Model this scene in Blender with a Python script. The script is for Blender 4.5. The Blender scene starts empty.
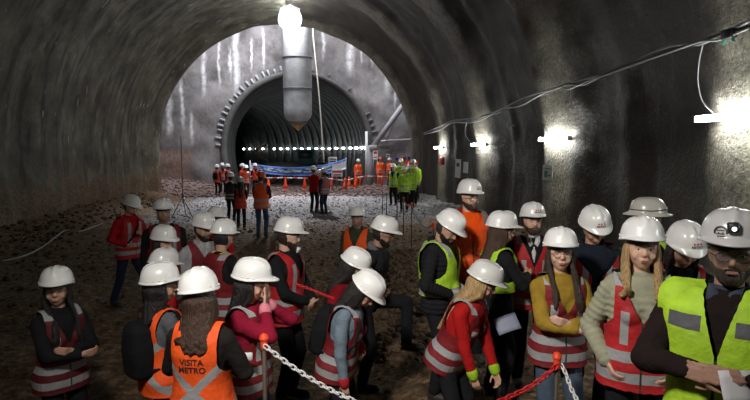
import bpy, math, random
from mathutils import Vector, Matrix, noise
from mathutils.bvhtree import BVHTree
random.seed(7)
C = bpy.context.scene.collection
R = math.radians
FPX, CAMH = 550.0, 2.37
V3 = Vector

# ------------------------------------------------------------------ camera
th = math.atan(49.0/FPX); psi = math.atan(65.0/FPX*math.cos(th))
cam_d = bpy.data.cameras.new('camera'); cam = bpy.data.objects.new('camera', cam_d); C.objects.link(cam)
cam_d.sensor_width = 36; cam_d.lens = FPX/750*36; cam_d.clip_start = .05; cam_d.clip_end = 300
cam.location = (0, 0, CAMH); cam.rotation_euler = (R(90)-th, 0, -psi)
bpy.context.scene.camera = cam
CF = V3((math.sin(psi)*math.cos(th), math.cos(psi)*math.cos(th), -math.sin(th)))
CR = V3((math.cos(psi), -math.sin(psi), 0)); CU = CR.cross(CF)
def ray(px, py): return CF + CR*((px-375)/FPX) + CU*((200-py)/FPX)
def at(px, py, d): return V3((0, 0, CAMH)) + ray(px, py)*d
def aty(px, py, Y):
    r = ray(px, py); return V3((0, 0, CAMH)) + r*(Y/r.y)
def proj(p):
    q = V3(p)-V3((0, 0, CAMH)); z = q.dot(CF); return (375+FPX*q.dot(CR)/z, 200-FPX*q.dot(CU)/z, z)

# ------------------------------------------------------------------ tagging
def tag(o, label=None, cat=None, group=None, kind=None):
    if label: o['label'] = label
    if cat: o['category'] = cat
    if group: o['group'] = group
    if kind: o['kind'] = kind
    return o

# ------------------------------------------------------------------ materials
class NT:
    def __init__(s, name):
        s.m = bpy.data.materials.new(name); s.m.use_nodes = True; s.t = s.m.node_tree
        s.b = s.t.nodes['Principled BSDF']; s.L = s.t.links
    def n(s, typ, **k):
        x = s.t.nodes.new(typ)
        for a, v in k.items(): setattr(x, a, v)
        return x
    def put(s, sock, v):
        if isinstance(v, bpy.types.NodeSocket): s.L.new(v, sock)
        else: sock.default_value = v
    def math(s, op, a, b=0.0, c=0.0, clamp=False):
        x = s.n('ShaderNodeMath', operation=op); x.use_clamp = clamp
        s.put(x.inputs[0], a); s.put(x.inputs[1], b); s.put(x.inputs[2], c); return x.outputs[0]
    def noise(s, scale, detail=4, rough=.55, vec=None, sc=None):
        x = s.n('ShaderNodeTexNoise'); x.inputs['Scale'].default_value = scale
        x.inputs['Detail'].default_value = detail; x.inputs['Roughness'].default_value = rough
        if sc:
            mp = s.n('ShaderNodeMapping'); mp.inputs['Scale'].default_value = sc
            s.L.new(vec, mp.inputs['Vector']); vec = mp.outputs[0]
        if vec: s.L.new(vec, x.inputs['Vector'])
        return x.outputs['Fac']
    def obj(s): return s.n('ShaderNodeTexCoord').outputs['Object']
    def ramp(s, fac, stops):
        x = s.n('ShaderNodeValToRGB'); e = x.color_ramp.elements
        while len(e) < len(stops): e.new(.5)
        for k, (p, c) in enumerate(stops):
            e[k].position = p; e[k].color = (*c, 1) if len(c) == 3 else c
        s.L.new(fac, x.inputs[0]); return x.outputs[0]
    def mix(s, f, a, b):
        x = s.n('ShaderNodeMix', data_type='RGBA')
        s.put(x.inputs[0], f)
        for i, v in ((6, a), (7, b)):
            if isinstance(v, tuple): v = (*v[:3], 1)
            s.put(x.inputs[i], v)
        return x.outputs[2]
    def bump(s, h, strength, dist=.01):
        x = s.n('ShaderNodeBump'); x.inputs['Strength'].default_value = strength
        x.inputs['Distance'].default_value = dist; s.L.new(h, x.inputs['Height'])
        s.L.new(x.outputs[0], s.b.inputs['Normal'])
    def col(s, v): s.put(s.b.inputs['Base Color'], (*v, 1) if isinstance(v, tuple) else v)
_mc = {}
def M(name, col=(.5, .5, .5), rough=.6, metal=0, emit=None, es=0, bump=0, bs=60, var=0, coat=0):
    if name in _mc: return _mc[name]
    t = NT(name); t.b.inputs['Roughness'].default_value = rough; t.b.inputs['Metallic'].default_value = metal
    if coat: t.b.inputs['Coat Weight'].default_value = coat; t.b.inputs['Coat Roughness'].default_value = .12
    o = t.obj(); nz = t.noise(bs, 4, .6, o)
    if var:
        n2 = t.noise(bs*.25, 3, .6, o)
        lo = tuple(c*(1-var) for c in col); hi = tuple(min(1, c*(1+var)) for c in col)
        t.col(t.ramp(n2, [(.3, lo), (.7, hi)]))
    else: t.col(tuple(col))
    if bump: t.bump(nz, bump, .02)
    if emit:
        t.b.inputs['Emission Color'].default_value = (*emit, 1); t.b.inputs['Emission Strength'].default_value = es
    _mc[name] = t.m; return t.m
def fabric(name, col, rough=.92, bump=.35):
    m = M('fabric_'+name, tuple(c*.8 for c in col) if max(col) < .06 else col, rough, bump=bump, bs=38, var=.18)
    m.node_tree.nodes['Principled BSDF'].inputs['Specular IOR Level'].default_value = .15; return m

SILVER = (.32, .32, .33)
def vest_mat(name, base, rules, silver=SILVER, zipper=True):
    """pattern sewn onto the vest, in the coordinates of the garment itself"""
    key = 'vest_'+name
    if key in _mc: return _mc[key]
    t = NT(key); a = t.n('ShaderNodeAttribute', attribute_name='tl'); sx = t.n('ShaderNodeSeparateXYZ')
    t.L.new(a.outputs['Vector'], sx.inputs[0]); x, y, z = sx.outputs
    wob = t.math('MULTIPLY', t.math('SUBTRACT', t.noise(7, 2, .5, a.outputs['Vector']), .5), .018)
    zz = t.math('ADD', z, wob); ax = t.math('ABSOLUTE', x)
    def rng(v, lo, hi): return t.math('MULTIPLY', t.math('GREATER_THAN', v, lo), t.math('LESS_THAN', v, hi))
    tot = 0.0
    for r in rules:
        if r[0] == 'band': m_ = rng(zz, r[1], r[2])
        elif r[0] == 'box': m_ = t.math('MULTIPLY', rng(ax, r[1], r[2]), rng(zz, r[3], r[4]))
        elif r[0] == 'X':
            m_ = t.math('ABSOLUTE', t.math('SUBTRACT', t.math('MULTIPLY', ax, r[2]), t.math('ABSOLUTE', t.math('SUBTRACT', zz, r[1]))))
            m_ = t.math('LESS_THAN', m_, r[3]); m_ = t.math('MULTIPLY', m_, rng(zz, r[4], r[5]))
        side = r[-1]
        if side == 'f': m_ = t.math('MULTIPLY', m_, t.math('LESS_THAN', y, 0.0))
        if side == 'b': m_ = t.math('MULTIPLY', m_, t.math('GREATER_THAN', y, 0.0))
        tot = m_ if isinstance(tot, float) else t.math('MAXIMUM', tot, m_)
    o = t.obj(); n2 = t.noise(9, 3, .6, o)
    bc = t.ramp(n2, [(.3, tuple(c*.8 for c in base)), (.7, tuple(min(1, c*1.15) for c in base))])
    c = t.mix(tot, bc, silver) if not isinstance(tot, float) else bc
    if zipper:
        zp = t.math('MULTIPLY', t.math('LESS_THAN', ax, .006), t.math('LESS_THAN', y, 0.0))
        c = t.mix(zp, c, (.03, .03, .03))
    t.col(c); t.b.inputs['Roughness'].default_value = .7; t.bump(t.noise(34, 4, .6, o), .3, .02)
    _mc[key] = t.m; return t.m
RULES = {'sh': [('box', .11, .17, 1.40, 1.6, 'a')],
         'metro': [('band', .86, .925, 'a'), ('band', .985, 1.05, 'a'), ('box', .075, .12, 1.09, 1.30, 'f'), ('box', .10, .16, 1.44, 1.60, 'a')],
         'plain2': [('band', .90, .955, 'a'), ('band', 1.04, 1.095, 'a'), ('box', .07, .115, 1.10, 1.48, 'a')],
         'long': [('band', .88, .945, 'a'), ('band', 1.0, 1.065, 'a'), ('box', .075, .125, 1.065, 1.40, 'f'), ('box', .10, .17, 1.45, 1.6, 'b')],
         'xback': [('X', 1.08, .95, .036, .80, 1.36, 'b'), ('box', .09, .14, .95, 1.4, 'f'), ('band', .93, .98, 'f')],
         'hv': [('band', 1.02, 1.09, 'a'), ('band', .86, .92, 'a'), ('box', .11, .16, 1.38, 1.6, 'a')],
         'chest': [('box', .06, .19, 1.34, 1.40, 'f'), ('band', .86, .92, 'a')],
         'none': []}

SKIN = {}
def skin(t='m'):
    cols = {'l': (.62, .38, .28), 'm': (.50, .29, .20), 'd': (.36, .20, .14)}
    return M('skin_'+t, cols[t], .55, bump=.08, bs=90, var=.08)
def hairmat(k):
    cols = {'black': (.012, .010, .010), 'brown': (.06, .032, .02), 'blond': (.42, .27, .12), 'dark': (.03, .018, .013), 'grey': (.2, .19, .18), 'auburn': (.10, .045, .022)}
    key = 'hair_'+k
    if key in _mc: return _mc[key]
    t = NT(key); o = t.obj(); n = t.noise(9, 4, .6, o, (14, 14, 1.2)); c = cols[k]
    t.col(t.ramp(n, [(.3, tuple(v*.5 for v in c)), (.7, tuple(v*1.5 for v in c))]))
    t.b.inputs['Roughness'].default_value = .45; t.bump(n, .8, .02); _mc[key] = t.m; return t.m

# ------------------------------------------------------------------ mesh helpers
class MB:
    def __init__(s): s.v = []; s.f = []; s.mi = []
    def ring(s, pts): k = len(s.v); s.v += [tuple(p) for p in pts]; return list(range(k, k+len(pts)))
    def face(s, ids, m=0): s.f.append(tuple(ids)); s.mi.append(m)
    def bridge(s, a, b, m=0):
        n = len(a)
        for i in range(n): s.face((a[i], a[(i+1) % n], b[(i+1) % n], b[i]), m)
    def loft(s, rings, cap=True, m=0):
        ids = [s.ring(r) for r in rings]
        for a, b in zip(ids, ids[1:]): s.bridge(a, b, m)
        if cap: s.face(ids[0][::-1], m); s.face(ids[-1], m)
    def cap_(s, p0, p1, r0, r1, seg=10, flat=1.0, fdir=None, m=0, hem=3):
        p0 = V3(p0); p1 = V3(p1); d = p1-p0; L = d.length
        d = d/L if L > 1e-6 else V3((0, 0, 1))
        if fdir is None: fdir = V3((0, 1, 0)) if abs(d.y) < .9 else V3((1, 0, 0))
        u = V3(fdir)-d*d.dot(V3(fdir))
        u = u.normalized() if u.length > 1e-5 else d.orthogonal().normalized()
        w = d.cross(u); rings = []
        def rg(c, r): return [c+u*(math.cos(2*math.pi*i/seg)*r*flat)+w*(math.sin(2*math.pi*i/seg)*r) for i in range(seg)]
        for k in range(hem):
            a = math.pi/2*(k+.35)/(hem)
            rings.append(rg(p0-d*r0*math.cos(a), r0*math.sin(a)))
        rings.append(rg(p0, r0)); rings.append(rg(p1, r1))
        for k in reversed(range(hem)):
            a = math.pi/2*(k+.35)/(hem)
            rings.append(rg(p1+d*r1*math.cos(a), r1*math.sin(a)))
        s.loft(rings, True, m)
    def tube(s, pts, rad, seg=8, m=0, closed=False):
        pts = [V3(p) for p in pts]; n = len(pts)
        rr = rad if isinstance(rad, (list, tuple)) else [rad]*n
        up = V3((0, 0, 1)); rings = []
        for i, p in enumerate(pts):
            t = (pts[min(i+1, n-1)]-pts[max(i-1, 0)])
            if closed: t = pts[(i+1) % n]-pts[i-1]
            t.normalize(); u = up-t*t.dot(up)
            if u.length < .05: u = V3((1, 0, 0))-t*t.x
            u.normalize(); w = t.cross(u); up = u
            rings.append([p+u*math.cos(2*math.pi*k/seg)*rr[i]+w*math.sin(2*math.pi*k/seg)*rr[i] for k in range(seg)])
        if closed:
            ids = [s.ring(r) for r in rings]
            for i in range(n): s.bridge(ids[i], ids[(i+1) % n], m)
        else: s.loft(rings, True, m)
    def ell(s, c, r, M4=None, nu=14, nv=9, m=0):
        c = V3(c); top = None; rings = []
        for j in range(nv):
            a = math.pi*(j+.5)/nv
            ring = [V3((c.x+r[0]*math.sin(a)*math.cos(2*math.pi*i/nu), c.y+r[1]*math.sin(a)*math.sin(2*math.pi*i/nu), c.z-r[2]*math.cos(a))) for i in range(nu)]
            if M4: ring = [M4 @ p for p in ring]
            rings.append(ring)
        s.loft(rings, True, m)
    def box(s, lo, hi, M4=None, m=0, bev=0.0):
        x0, y0, z0 = lo; x1, y1, z1 = hi; b = bev
        def rg(z, i):
            P = [(x0+i, y0+b+i), (x0+b+i, y0+i), (x1-b-i, y0+i), (x1-i, y0+b+i), (x1-i, y1-b-i), (x1-b-i, y1-i), (x0+b+i, y1-i), (x0+i, y1-b-i)] if b else [(x0, y0), (x1, y0), (x1, y1), (x0, y1)]
            q = [V3((a, c_, z)) for a, c_ in P]
            return [M4 @ p for p in q] if M4 else q
        rs = [rg(z0, b*.5), rg(z0+b*.5, 0), rg(z1-b*.5, 0), rg(z1, b*.5)] if b else [rg(z0, 0), rg(z1, 0)]
        s.loft(rs, True, m)
    def mesh(s, name):
        me = bpy.data.meshes.new(name); me.from_pydata(s.v, [], s.f)
        if any(s.mi): me.polygons.foreach_set('material_index', s.mi)
        me.update(); return me
    def build(s, name, mats, parent=None, smooth=True, loc=None):
        me = s.mesh(name)
        import bmesh
        bm = bmesh.new(); bm.from_mesh(me); bmesh.ops.recalc_face_normals(bm, faces=bm.faces); bm.to_mesh(me); bm.free()
        return link(name, me, mats, parent, smooth, loc)
def link(name, me, mats, parent=None, smooth=True, loc=None):
    o = bpy.data.objects.new(name, me); C.objects.link(o)
    for x in (mats if isinstance(mats, (list, tuple)) else [mats]): me.materials.append(x)
    if smooth: me.polygons.foreach_set('use_smooth', [True]*len(me.polygons))
    if parent: o.parent = parent
    if loc: o.location = loc
    return o
def empty(name, loc=(0, 0, 0), rz=0):
    o = bpy.data.objects.new(name, None); C.objects.link(o); o.location = loc; o.rotation_euler.z = rz
    o.empty_display_size = .1; return o
def copy_tree(o, parent=None):
    c = o.copy(); C.objects.link(c)
    if parent: c.parent = parent
    for ch in list(o.children): copy_tree(ch, c)
    return c
_tex = {}
def tex(size):
    if size not in _tex:
        t = bpy.data.textures.new('folds', 'CLOUDS'); t.noise_scale = size; t.noise_depth = 3; _tex[size] = t
    return _tex[size]
def remesh(mb, vox, smooth=2, disp=0, dsize=.12):
    me = mb.mesh('tmp'); o = bpy.data.objects.new('tmp', me); C.objects.link(o)
    r = o.modifiers.new('r', 'REMESH'); r.mode = 'VOXEL'; r.voxel_size = vox; r.adaptivity = 0
    if disp:
        d = o.modifiers.new('d', 'DISPLACE'); d.texture = tex(dsize); d.strength = disp; d.mid_level = .5
    if smooth:
        sm = o.modifiers.new('s', 'SMOOTH'); sm.factor = .5; sm.iterations = smooth
    dg = bpy.context.evaluated_depsgraph_get()
    out = bpy.data.meshes.new_from_object(o.evaluated_get(dg)); out.materials.clear()
    bpy.data.objects.remove(o); bpy.data.meshes.remove(me); return out
def set_tl(me, Minv):
    at_ = me.attributes.new('tl', 'FLOAT_VECTOR', 'POINT'); buf = []
    for v in me.vertices: buf += list(Minv @ v.co)
    at_.data.foreach_set('vector', buf)
def cut(me, Minv, fn):
    import bmesh
    bm = bmesh.new(); bm.from_mesh(me)
    kill = [f for f in bm.faces if fn(Minv @ f.calc_center_median())]
    bmesh.ops.delete(bm, geom=kill, context='FACES')
    # soften the saw edge of the cut
    for _ in range(4):
        ed = {}
        for e in bm.edges:
            if e.is_boundary:
                a, b = e.verts; ed.setdefault(a, []).append(b.co.copy()); ed.setdefault(b, []).append(a.co.copy())
        for v, l in ed.items():
            if len(l) == 2: v.co = v.co*.4+(l[0]+l[1])*.3
    bm.to_mesh(me); bm.free()
def text_decal(name, txt, size, mat, parent, bvh, origin_fn, dirv, off=.003, red=None, bold=0.0):
    cu = bpy.data.curves.new('t', 'FONT'); cu.body = txt; cu.size = size; cu.align_x = 'CENTER'; cu.offset = bold
    cu.space_line = .95; cu.resolution_u = 3
    o = bpy.data.objects.new('t', cu); C.objects.link(o)
    me = bpy.data.meshes.new_from_object(o.evaluated_get(bpy.context.evaluated_depsgraph_get()))
    bpy.data.objects.remove(o)
    ok = 0
    for v in me.vertices:
        og = origin_fn(v.co.x, v.co.y); h = bvh.ray_cast(og, dirv)
        if h[0] is not None: v.co = h[0]-dirv*off; ok += 1
        else: v.co = og+dirv*.3
    me.materials.clear()
    return link(name, me, mat, parent, False) if ok else None

# ------------------------------------------------------------------ the human figure
HP = V3((0, 0, .93)); NK = V3((0, .005, 1.525)); HC = V3((0, -.012, 1.635))
TORSO_M = [(.84, .165, .115, .01), (.93, .172, .122, .008), (1.02, .158, .11, 0), (1.12, .155, .108, 0), (1.22, .17, .118, 0), (1.32, .182, .122, 0), (1.39, .172, .11, .002), (1.44, .125, .088, .004), (1.475, .072, .066, .006)]
TORSO_F = [(.84, .172, .12, .01), (.93, .178, .125, .01), (1.02, .15, .105, 0), (1.12, .136, .098, 0), (1.22, .145, .105, 0), (1.32, .158, .11, 0), (1.39, .15, .10, .002), (1.44, .11, .08, .004), (1.475, .062, .058, .006)]
def sec(hw, hd, z, yc, Mx, n=26, e=2.4):
    out = []
    for i in range(n):
        a = 2*math.pi*i/n; c, s_ = math.cos(a), math.sin(a)
        out.append(Mx @ V3((hw*math.copysign(abs(c)**(2/e), c), yc+hd*math.copysign(abs(s_)**(2/e), s_), z)))
    return out
def head_pt(d):
    x, y, z = d; lo = max(0, -z)
    X = .077*x*(1-.30*lo**1.6)*(1+.05*max(0, z)); Z = .118*z
    if y < 0: Y = .094*math.copysign(abs(y)**.85, y)*(1-.04*lo)
    else: Y = .102*y*(1-.42*lo)
    if y < -.2:
        for sx in (-1, 1):
            g = math.exp(-((X-sx*.031)**2/.00022+(Z-.008)**2/.00016)); Y += .010*g
        Y += .006*math.exp(-((Z+.038)**2/.0004))*(1 if abs(X) > .012 else .5)
        Y -= .007*math.exp(-((Z+.102)**2/.0003+X*X/.0006))
    return V3((X, Y, Z))
def add_head(mb, Mh, sx=1.0, seg=30, nv=22):
    rings = []
    for j in range(nv):
        a = math.pi*(j+.5)/nv
        rings.append([Mh @ (head_pt((math.sin(a)*math.cos(2*math.pi*i/seg), math.sin(a)*math.sin(2*math.pi*i/seg), -math.cos(a)))) for i in range(seg)])
    mb.loft(rings)
    q = lambda *p: Mh @ V3(p)
    s = Mh.to_scale()[0]
    mb.cap_(q(0, -.088, .020), q(0, -.106, -.020), .008*s, .0115*s, 8)
    mb.cap_(q(-.009, -.096, -.026), q(.009, -.096, -.026), .009*s, .009*s, 8)
    mb.cap_(q(-.016, -.084, -.053), q(.016, -.084, -.053), .0075*s, .0075*s, 8)
    mb.cap_(q(-.014, -.083, -.066), q(.014, -.083, -.066), .0075*s, .0075*s, 8)
    for k in (-1, 1):
        mb.cap_(q(k*.046, -.074, .026), q(k*.016, -.087, .024), .008*s, .009*s, 8)
        mb.cap_(q(k*.079, .006, .018), q(k*.074, .0, -.022), .018*s, .012*s, 10, .35, V3((Mh.to_3x3() @ V3((1, 0, 0)))))
        mb.ell((k*.042, -.058, -.03), (.022, .022, .026), Mh, 10, 7)
def hand(mb, w, d, n, s, curl=.5, side=1, grow=0):
    """palm, four unequal bent fingers and a side thumb"""
    d = d.normalized(); n = (n-d*d.dot(n)).normalized(); x = d.cross(n)*side
    g = grow
    mb.cap_(w-d*.02*s, w+d*.02*s, (.024+g)*s, (.028+g)*s, 10, .8, n)
    for k in range(4):
        o = (k-1.5)*.019*s
        mb.cap_(w+d*.02*s+x*o*.7, w+d*.088*s+x*o, (.0125+g)*s, (.0115+g)*s, 8, 1, n, hem=2)
        L = (.034, .04, .037, .028)[k]*s; p = w+d*.09*s+x*o; a = curl*.45; r = (.0093+g)*s
        for j in range(3):
            a += curl*(.55, .7, .55)[j]; q = p+(d*math.cos(a)+n*math.sin(a))*L*(1, .72, .55)[j]
            mb.cap_(p, q, r, r*.92, 7, 1, n, hem=2); p = q; r *= .92
    p = w+d*.022*s-x*.024*s
    for j in range(3):
        dd = (d*(.6+.15*j)-x*(.62-.25*j)+n*(.35+.2*j*curl)).normalized(); q = p+dd*(.034, .03, .024)[j]*s
        mb.cap_(p, q, (.0125-.0012*j+g)*s, (.0112-.0012*j+g)*s, 7, 1, n, hem=2); p = q
def ik(a, b, l1, l2, pole):
    d = b-a; L = d.length
    if L > (l1+l2)*.995:
        k = L/((l1+l2)*.995); 
        if k < 1.10: l1 *= k; l2 *= k
        else: b = a+d.normalized()*(l1+l2)*.995; d = b-a; L = d.length
    t = max(-1, min(1, (l1*l1+L*L-l2*l2)/(2*l1*L))); u = d.normalized()
    p = pole-u*u.dot(pole); p.normalize()
    return a+u*l1*t+p*l1*math.sqrt(max(0, 1-t*t)), b
ARMS = {'down': ((.235, -.03, .87), (.5, .9, -.1)), 'front': ((.055, -.27, 1.03), (1, .5, -.5)), 'belly': ((.09, -.245, 1.12), (1, .5, -.6)),
        'cross': ((-.02, -.265, 1.19), (1.0, -.1, -1.0)), 'face': ((.055, -.185, 1.52), (.9, -.4, -1.0)), 'pocket': ((.185, -.10, .96), (.9, .9, 0)),
        'phone': ((.05, -.30, 1.22), (1, .3, -.8)), 'reach': ((.16, -.42, .98), (.6, .9, -.2)), 'back': ((.1, .18, 1.0), (1, .6, -.2)), 'waist': ((.16, -.15, 1.05), (1, .8, -.1))}
def put_hat(parent, Mh, hat, vox_lod):
    """hard hat: ribbed shell with rim and peak, plus its headband, and marks on the front"""
    hc = hat.get('col', (.82, .82, .81)); style = hat.get('style', 'ridge'); nu, nv = (56, 20) if vox_lod < 2 else (24, 9)
    mb = MB(); full = style == 'brim'
    def P(u, v, inn=0.0):
        a = 2*math.pi*u; cx, cy = math.sin(a), -math.cos(a)
        f = math.cos(v*math.pi/2)**.72; zz = .133*math.sin(v*math.pi/2)**.92
        X = (.116-inn)*cx*f; Y = (.136-inn)*cy*f+.006; Z = .058+zz-inn+.022*max(0, -cy)*(1-v)
        if style == 'ridge':
            X0 = abs(X); g = (math.exp(-(X0/.011)**2)*.008 - math.exp(-((X0-.027)/.008)**2)*.004)*max(0, min(1, (v-.18)*4))*(1 if cy < .8 else .6)
            Z += g
            if cy < -.1: Y -= g*.4
        if style == 'vee':
            X0 = abs(X); g = math.exp(-((X0-.012-.05*max(0, -(Y-.02))/.12)/.008)**2)*.008*max(0, min(1, (v-.2)*4)); Z += g
            g2 = math.exp(-(X0/.009)**2)*.01*max(0, min(1, (v-.2)*4)) if Y > -.02 else 0; Z += g2
        if style == 'three':
            X0 = abs(X); g = (math.exp(-(X0/.012)**2)+math.exp(-((X0-.045)/.010)**2)*.8)*.006*max(0, min(1, (v-.25)*4)); Z += g
        if inn == 0 and v < .12: 
            X *= 1+.03*(1-v/.12); Y = (Y-.004)*(1+.03*(1-v/.12))+.004
        return V3((X, Y, Z))
    rows = [mb.ring([Mh @ P(i/nu, j/nv*.985) for i in range(nu)]) for j in range(nv)]
    for a, b in zip(rows, rows[1:]): mb.bridge(a, b)
    mb.face(rows[-1])
    def rim(i, ex, dz, pk=1.0):
        p = P(i/nu, 0); a = 2*math.pi*i/nu; fr = max(0, math.cos(a)); e = ex+(.05*fr**2.2*pk if not full else .028+.012*fr)
        return Mh @ V3((p.x*(1+e*.30/.12*.3)+math.sin(a)*e*.3, p.y-math.cos(a)*e, p.z+dz-.012*fr**3*pk-(0.006 if full else 0)))
    r1 = mb.ring([rim(i, .006, -.002) for i in range(nu)]); r2 = mb.ring([rim(i, .007, -.009) for i in range(nu)])
    r3 = mb.ring([Mh @ (P(i/nu, 0, .006)-V3((0, 0, .004))) for i in range(nu)])
    r4 = mb.ring([Mh @ P(i/nu, .45, .006) for i in range(nu)]); r5 = mb.ring([Mh @ P(i/nu, .85, .006) for i in range(nu)])
    mb.bridge(rows[0], r1); mb.bridge(r1, r2); mb.bridge(r2, r3); mb.bridge(r3, r4); mb.bridge(r4, r5); mb.face(r5)
    if vox_lod < 2:     # slots for ear muffs and rivets along the rim
        for k in (-1, 1):
            for dy in (-.035, .0, .04, .085):
                p = V3((k*.1185*math.sqrt(max(.05, 1-((dy)/.14)**2)), dy, .046)); mb.ell(p+V3((0, 0, .030)), (.004, .009, .006), Mh, 8, 5)
    o = mb.build('hard_hat', M('hat_%.2f_%.2f_%.2f' % hc, hc, .32, coat=.25, bump=.015, bs=30, var=.03), parent)
    if vox_lod < 2:
        b = MB(); rr = []
        for z in (.034, .062): rr.append([Mh @ V3((.088*math.sin(2*math.pi*i/28), .006-.112*math.cos(2*math.pi*i/28), z)) for i in range(28)])
        b.loft(rr, False); b.build('headband', M('black_plastic', (.02, .02, .02), .5), o)
        bvh = None
        if hat.get('logo') or hat.get('emblem'): bvh = BVHTree.FromPolygons([V3(v) for v in mb.v], mb.f)
        if hat.get('logo'):
            dr = (Mh.to_3x3() @ V3((0, 1, -.12))).normalized(); s = hat.get('lx', 0)
            text_decal('helmet_lettering', 'METRO', .021, M('ink_grey', (.06, .06, .07), .6), o, bvh, lambda u, v: Mh @ V3((u+s, -.25, .108+v)), dr, bold=.0006)
            r = text_decal('helmet_mark', '\u2666\u2666\u2666', .016, M('ink_red', (.6, .02, .02), .6), o, bvh, lambda u, v: Mh @ V3((u+s, -.25, .130+v)), dr, bold=.0006)
        if hat.get('emblem'):
            dr = (Mh.to_3x3() @ V3((0, 1, -.12))).normalized(); e = MB(); ink = M('ink_black', (.015, .015, .015), .5)
            def pt(x, z):
                h = bvh.ray_cast(Mh @ V3((x, -.25, z)), dr); return (h[0]-dr*.003) if h[0] else Mh @ V3((x, -.14, z))
            cx, cz = -.048, .122
            for a0, a1, ra, rb in ((200, -20, .017, .023), (190, 350, .006, .010)):
                n = 14; A = [math.radians(a0+(a1-a0)*i/n) for i in range(n+1)]
                o1 = [pt(cx+rb*math.cos(a), cz+rb*math.sin(a)*1.05) for a in A]; i1 = [pt(cx+ra*math.cos(a), cz+ra*math.sin(a)) for a in A]
                A_, B_ = e.ring(o1), e.ring(i1)
                for i in range(n): e.face((A_[i], A_[i+1], B_[i+1], B_[i]))
            for (x0, x1, z0, z1) in ((-.014, .012, .004, .008), (-.016, .012, -.010, -.006), (-.012, .014, -.019, -.015), (.018, .028, -.004, .001)):
                e.face(e.ring([pt(cx+x0, cz+z0), pt(cx+x1, cz+z0), pt(cx+x1, cz+z1), pt(cx+x0, cz+z1)]))
            e.build('helmet_emblem', ink, o, False)
            text_decal('helmet_lettering', '\u2022 \u2022 \u2022', .012, ink, o, bvh, lambda u, v: Mh @ V3((u-.048, -.25, .094+v)), dr)
            h = MB(); h.box((-.010, -.148, .106), (.030, -.112, .148), Mh @ Matrix.Rotation(R(-8), 4, 'Y'), 0, .008)
            hl = h.build('clip_lamp', M('black_plastic', (.02, .02, .02), .5), parent)
            l = MB(); c = Mh @ Matrix.Rotation(R(-8), 4, 'Y'); l.ell((.012, -.149, .124), (.0085, .004, .0085), c, 12, 7)
            l.build('lamp_lens', M('clip_lens', (.9, .95, 1), .2, emit=(.8, .9, 1), es=3), hl)
        if full:
            b = MB(); pts = []
            for i in range(-14, 15):
                p = P(.5+i/60+.25*(-1), .16); pts.append(Mh @ (V3((p.x*1.02, p.y*1.02, p.z-.006+.012*i/14))))
            b.tube(pts, .0045, 6); b.build('rubber_strap', M('black_plastic', (.02, .02, .02), .5), o)
    return o

HGT = {}      # (x, y, z, weight) samples of the ground under the crowd
def ground_base(x, y):
    z = .10*math.sin(x*.35+1)*min(1, max(0, (20-y)/15)) if y < 20 else 0
    d = min(abs(x+8.3), abs(x-6.1))
    if d < 2.2 and y < 29: z += .5*(1-d/2.2)**1.6*(1 if x < 0 else .5)
    if 28 < y < 36.2: 
        for (cx, cy, w, h) in ((-9.5, 35.4, 2.0, .7), (-6.9, 35.4, 1.4, .3), (5.2, 35, 2.2, .25)):
            z += h*math.exp(-((x-cx)**2+(y-cy)**2)/(w*w))
    return z
SAMPLES = []
def gz(x, y):
    b = ground_base(x, y)
    if y > 14: return b+.015*noise.noise(V3((x*1.7, y*1.7, 0)))
    w = 0; s = 0; dm = 9
    for (a, c, z) in SAMPLES:
        d2 = (x-a)**2+(y-c)**2; k = 1/(d2+.03)**1.6; w += k; s += k*z; dm = min(dm, d2)
    f = math.exp(-dm/6.0)
    near = s/w if w else 0
    return b*(1-f)+near*f

def frames(p):
    s = p['H']/1.75; lean = R(p.get('lean', 0)); side = R(p.get('side', 0))
    Mt = Matrix.Scale(s, 4) @ Matrix.Translation(HP) @ Matrix.Rotation(lean, 4, 'X') @ Matrix.Rotation(side, 4, 'Y') @ Matrix.Rotation(R(p.get('twist', 0)), 4, 'Z') @ Matrix.Translation(-HP)
    hy, hp, hr = (list(p.get('head', (0, 0, 0)))+[0, 0, 0])[:3]
    hs = p.get('hs', 1.05)
    npv = Mt @ NK
    Mh = Matrix.Translation(npv) @ Matrix.Rotation(R(p.get('twist', 0)+hy), 4, 'Z') @ Matrix.Rotation(R(hp), 4, 'X') @ Matrix.Rotation(R(hr), 4, 'Y') @ Matrix.Scale(hs, 4) @ Matrix.Translation(HC-NK+V3((0, 0, .008)))
    return s, Mt, Mh
def locate(p):
    s, Mt, Mh = frames(p)
        # the topmost point of the tilted hat
    best = max((Mh @ V3((0, .136*math.sin(a), .058+.133*math.cos(a))) for a in [i*.15 for i in range(-9, 10)]), key=lambda q: q.z)
    T = at(p['px'], p['py'], p['d'])
    if 'iyaw' not in p: p['iyaw'] = p['yaw']
    p['yaw'] = p['iyaw']-math.degrees(psi)-math.degrees(math.atan((p['px']-375)/FPX)); yaw = Matrix.Rotation(R(p['yaw']), 4, 'Z')
    c3 = yaw @ (Mh @ V3((0, 0, .10))); b3 = yaw @ best
    return V3((T.x-c3.x, T.y-c3.y, T.z-b3.z))

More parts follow.
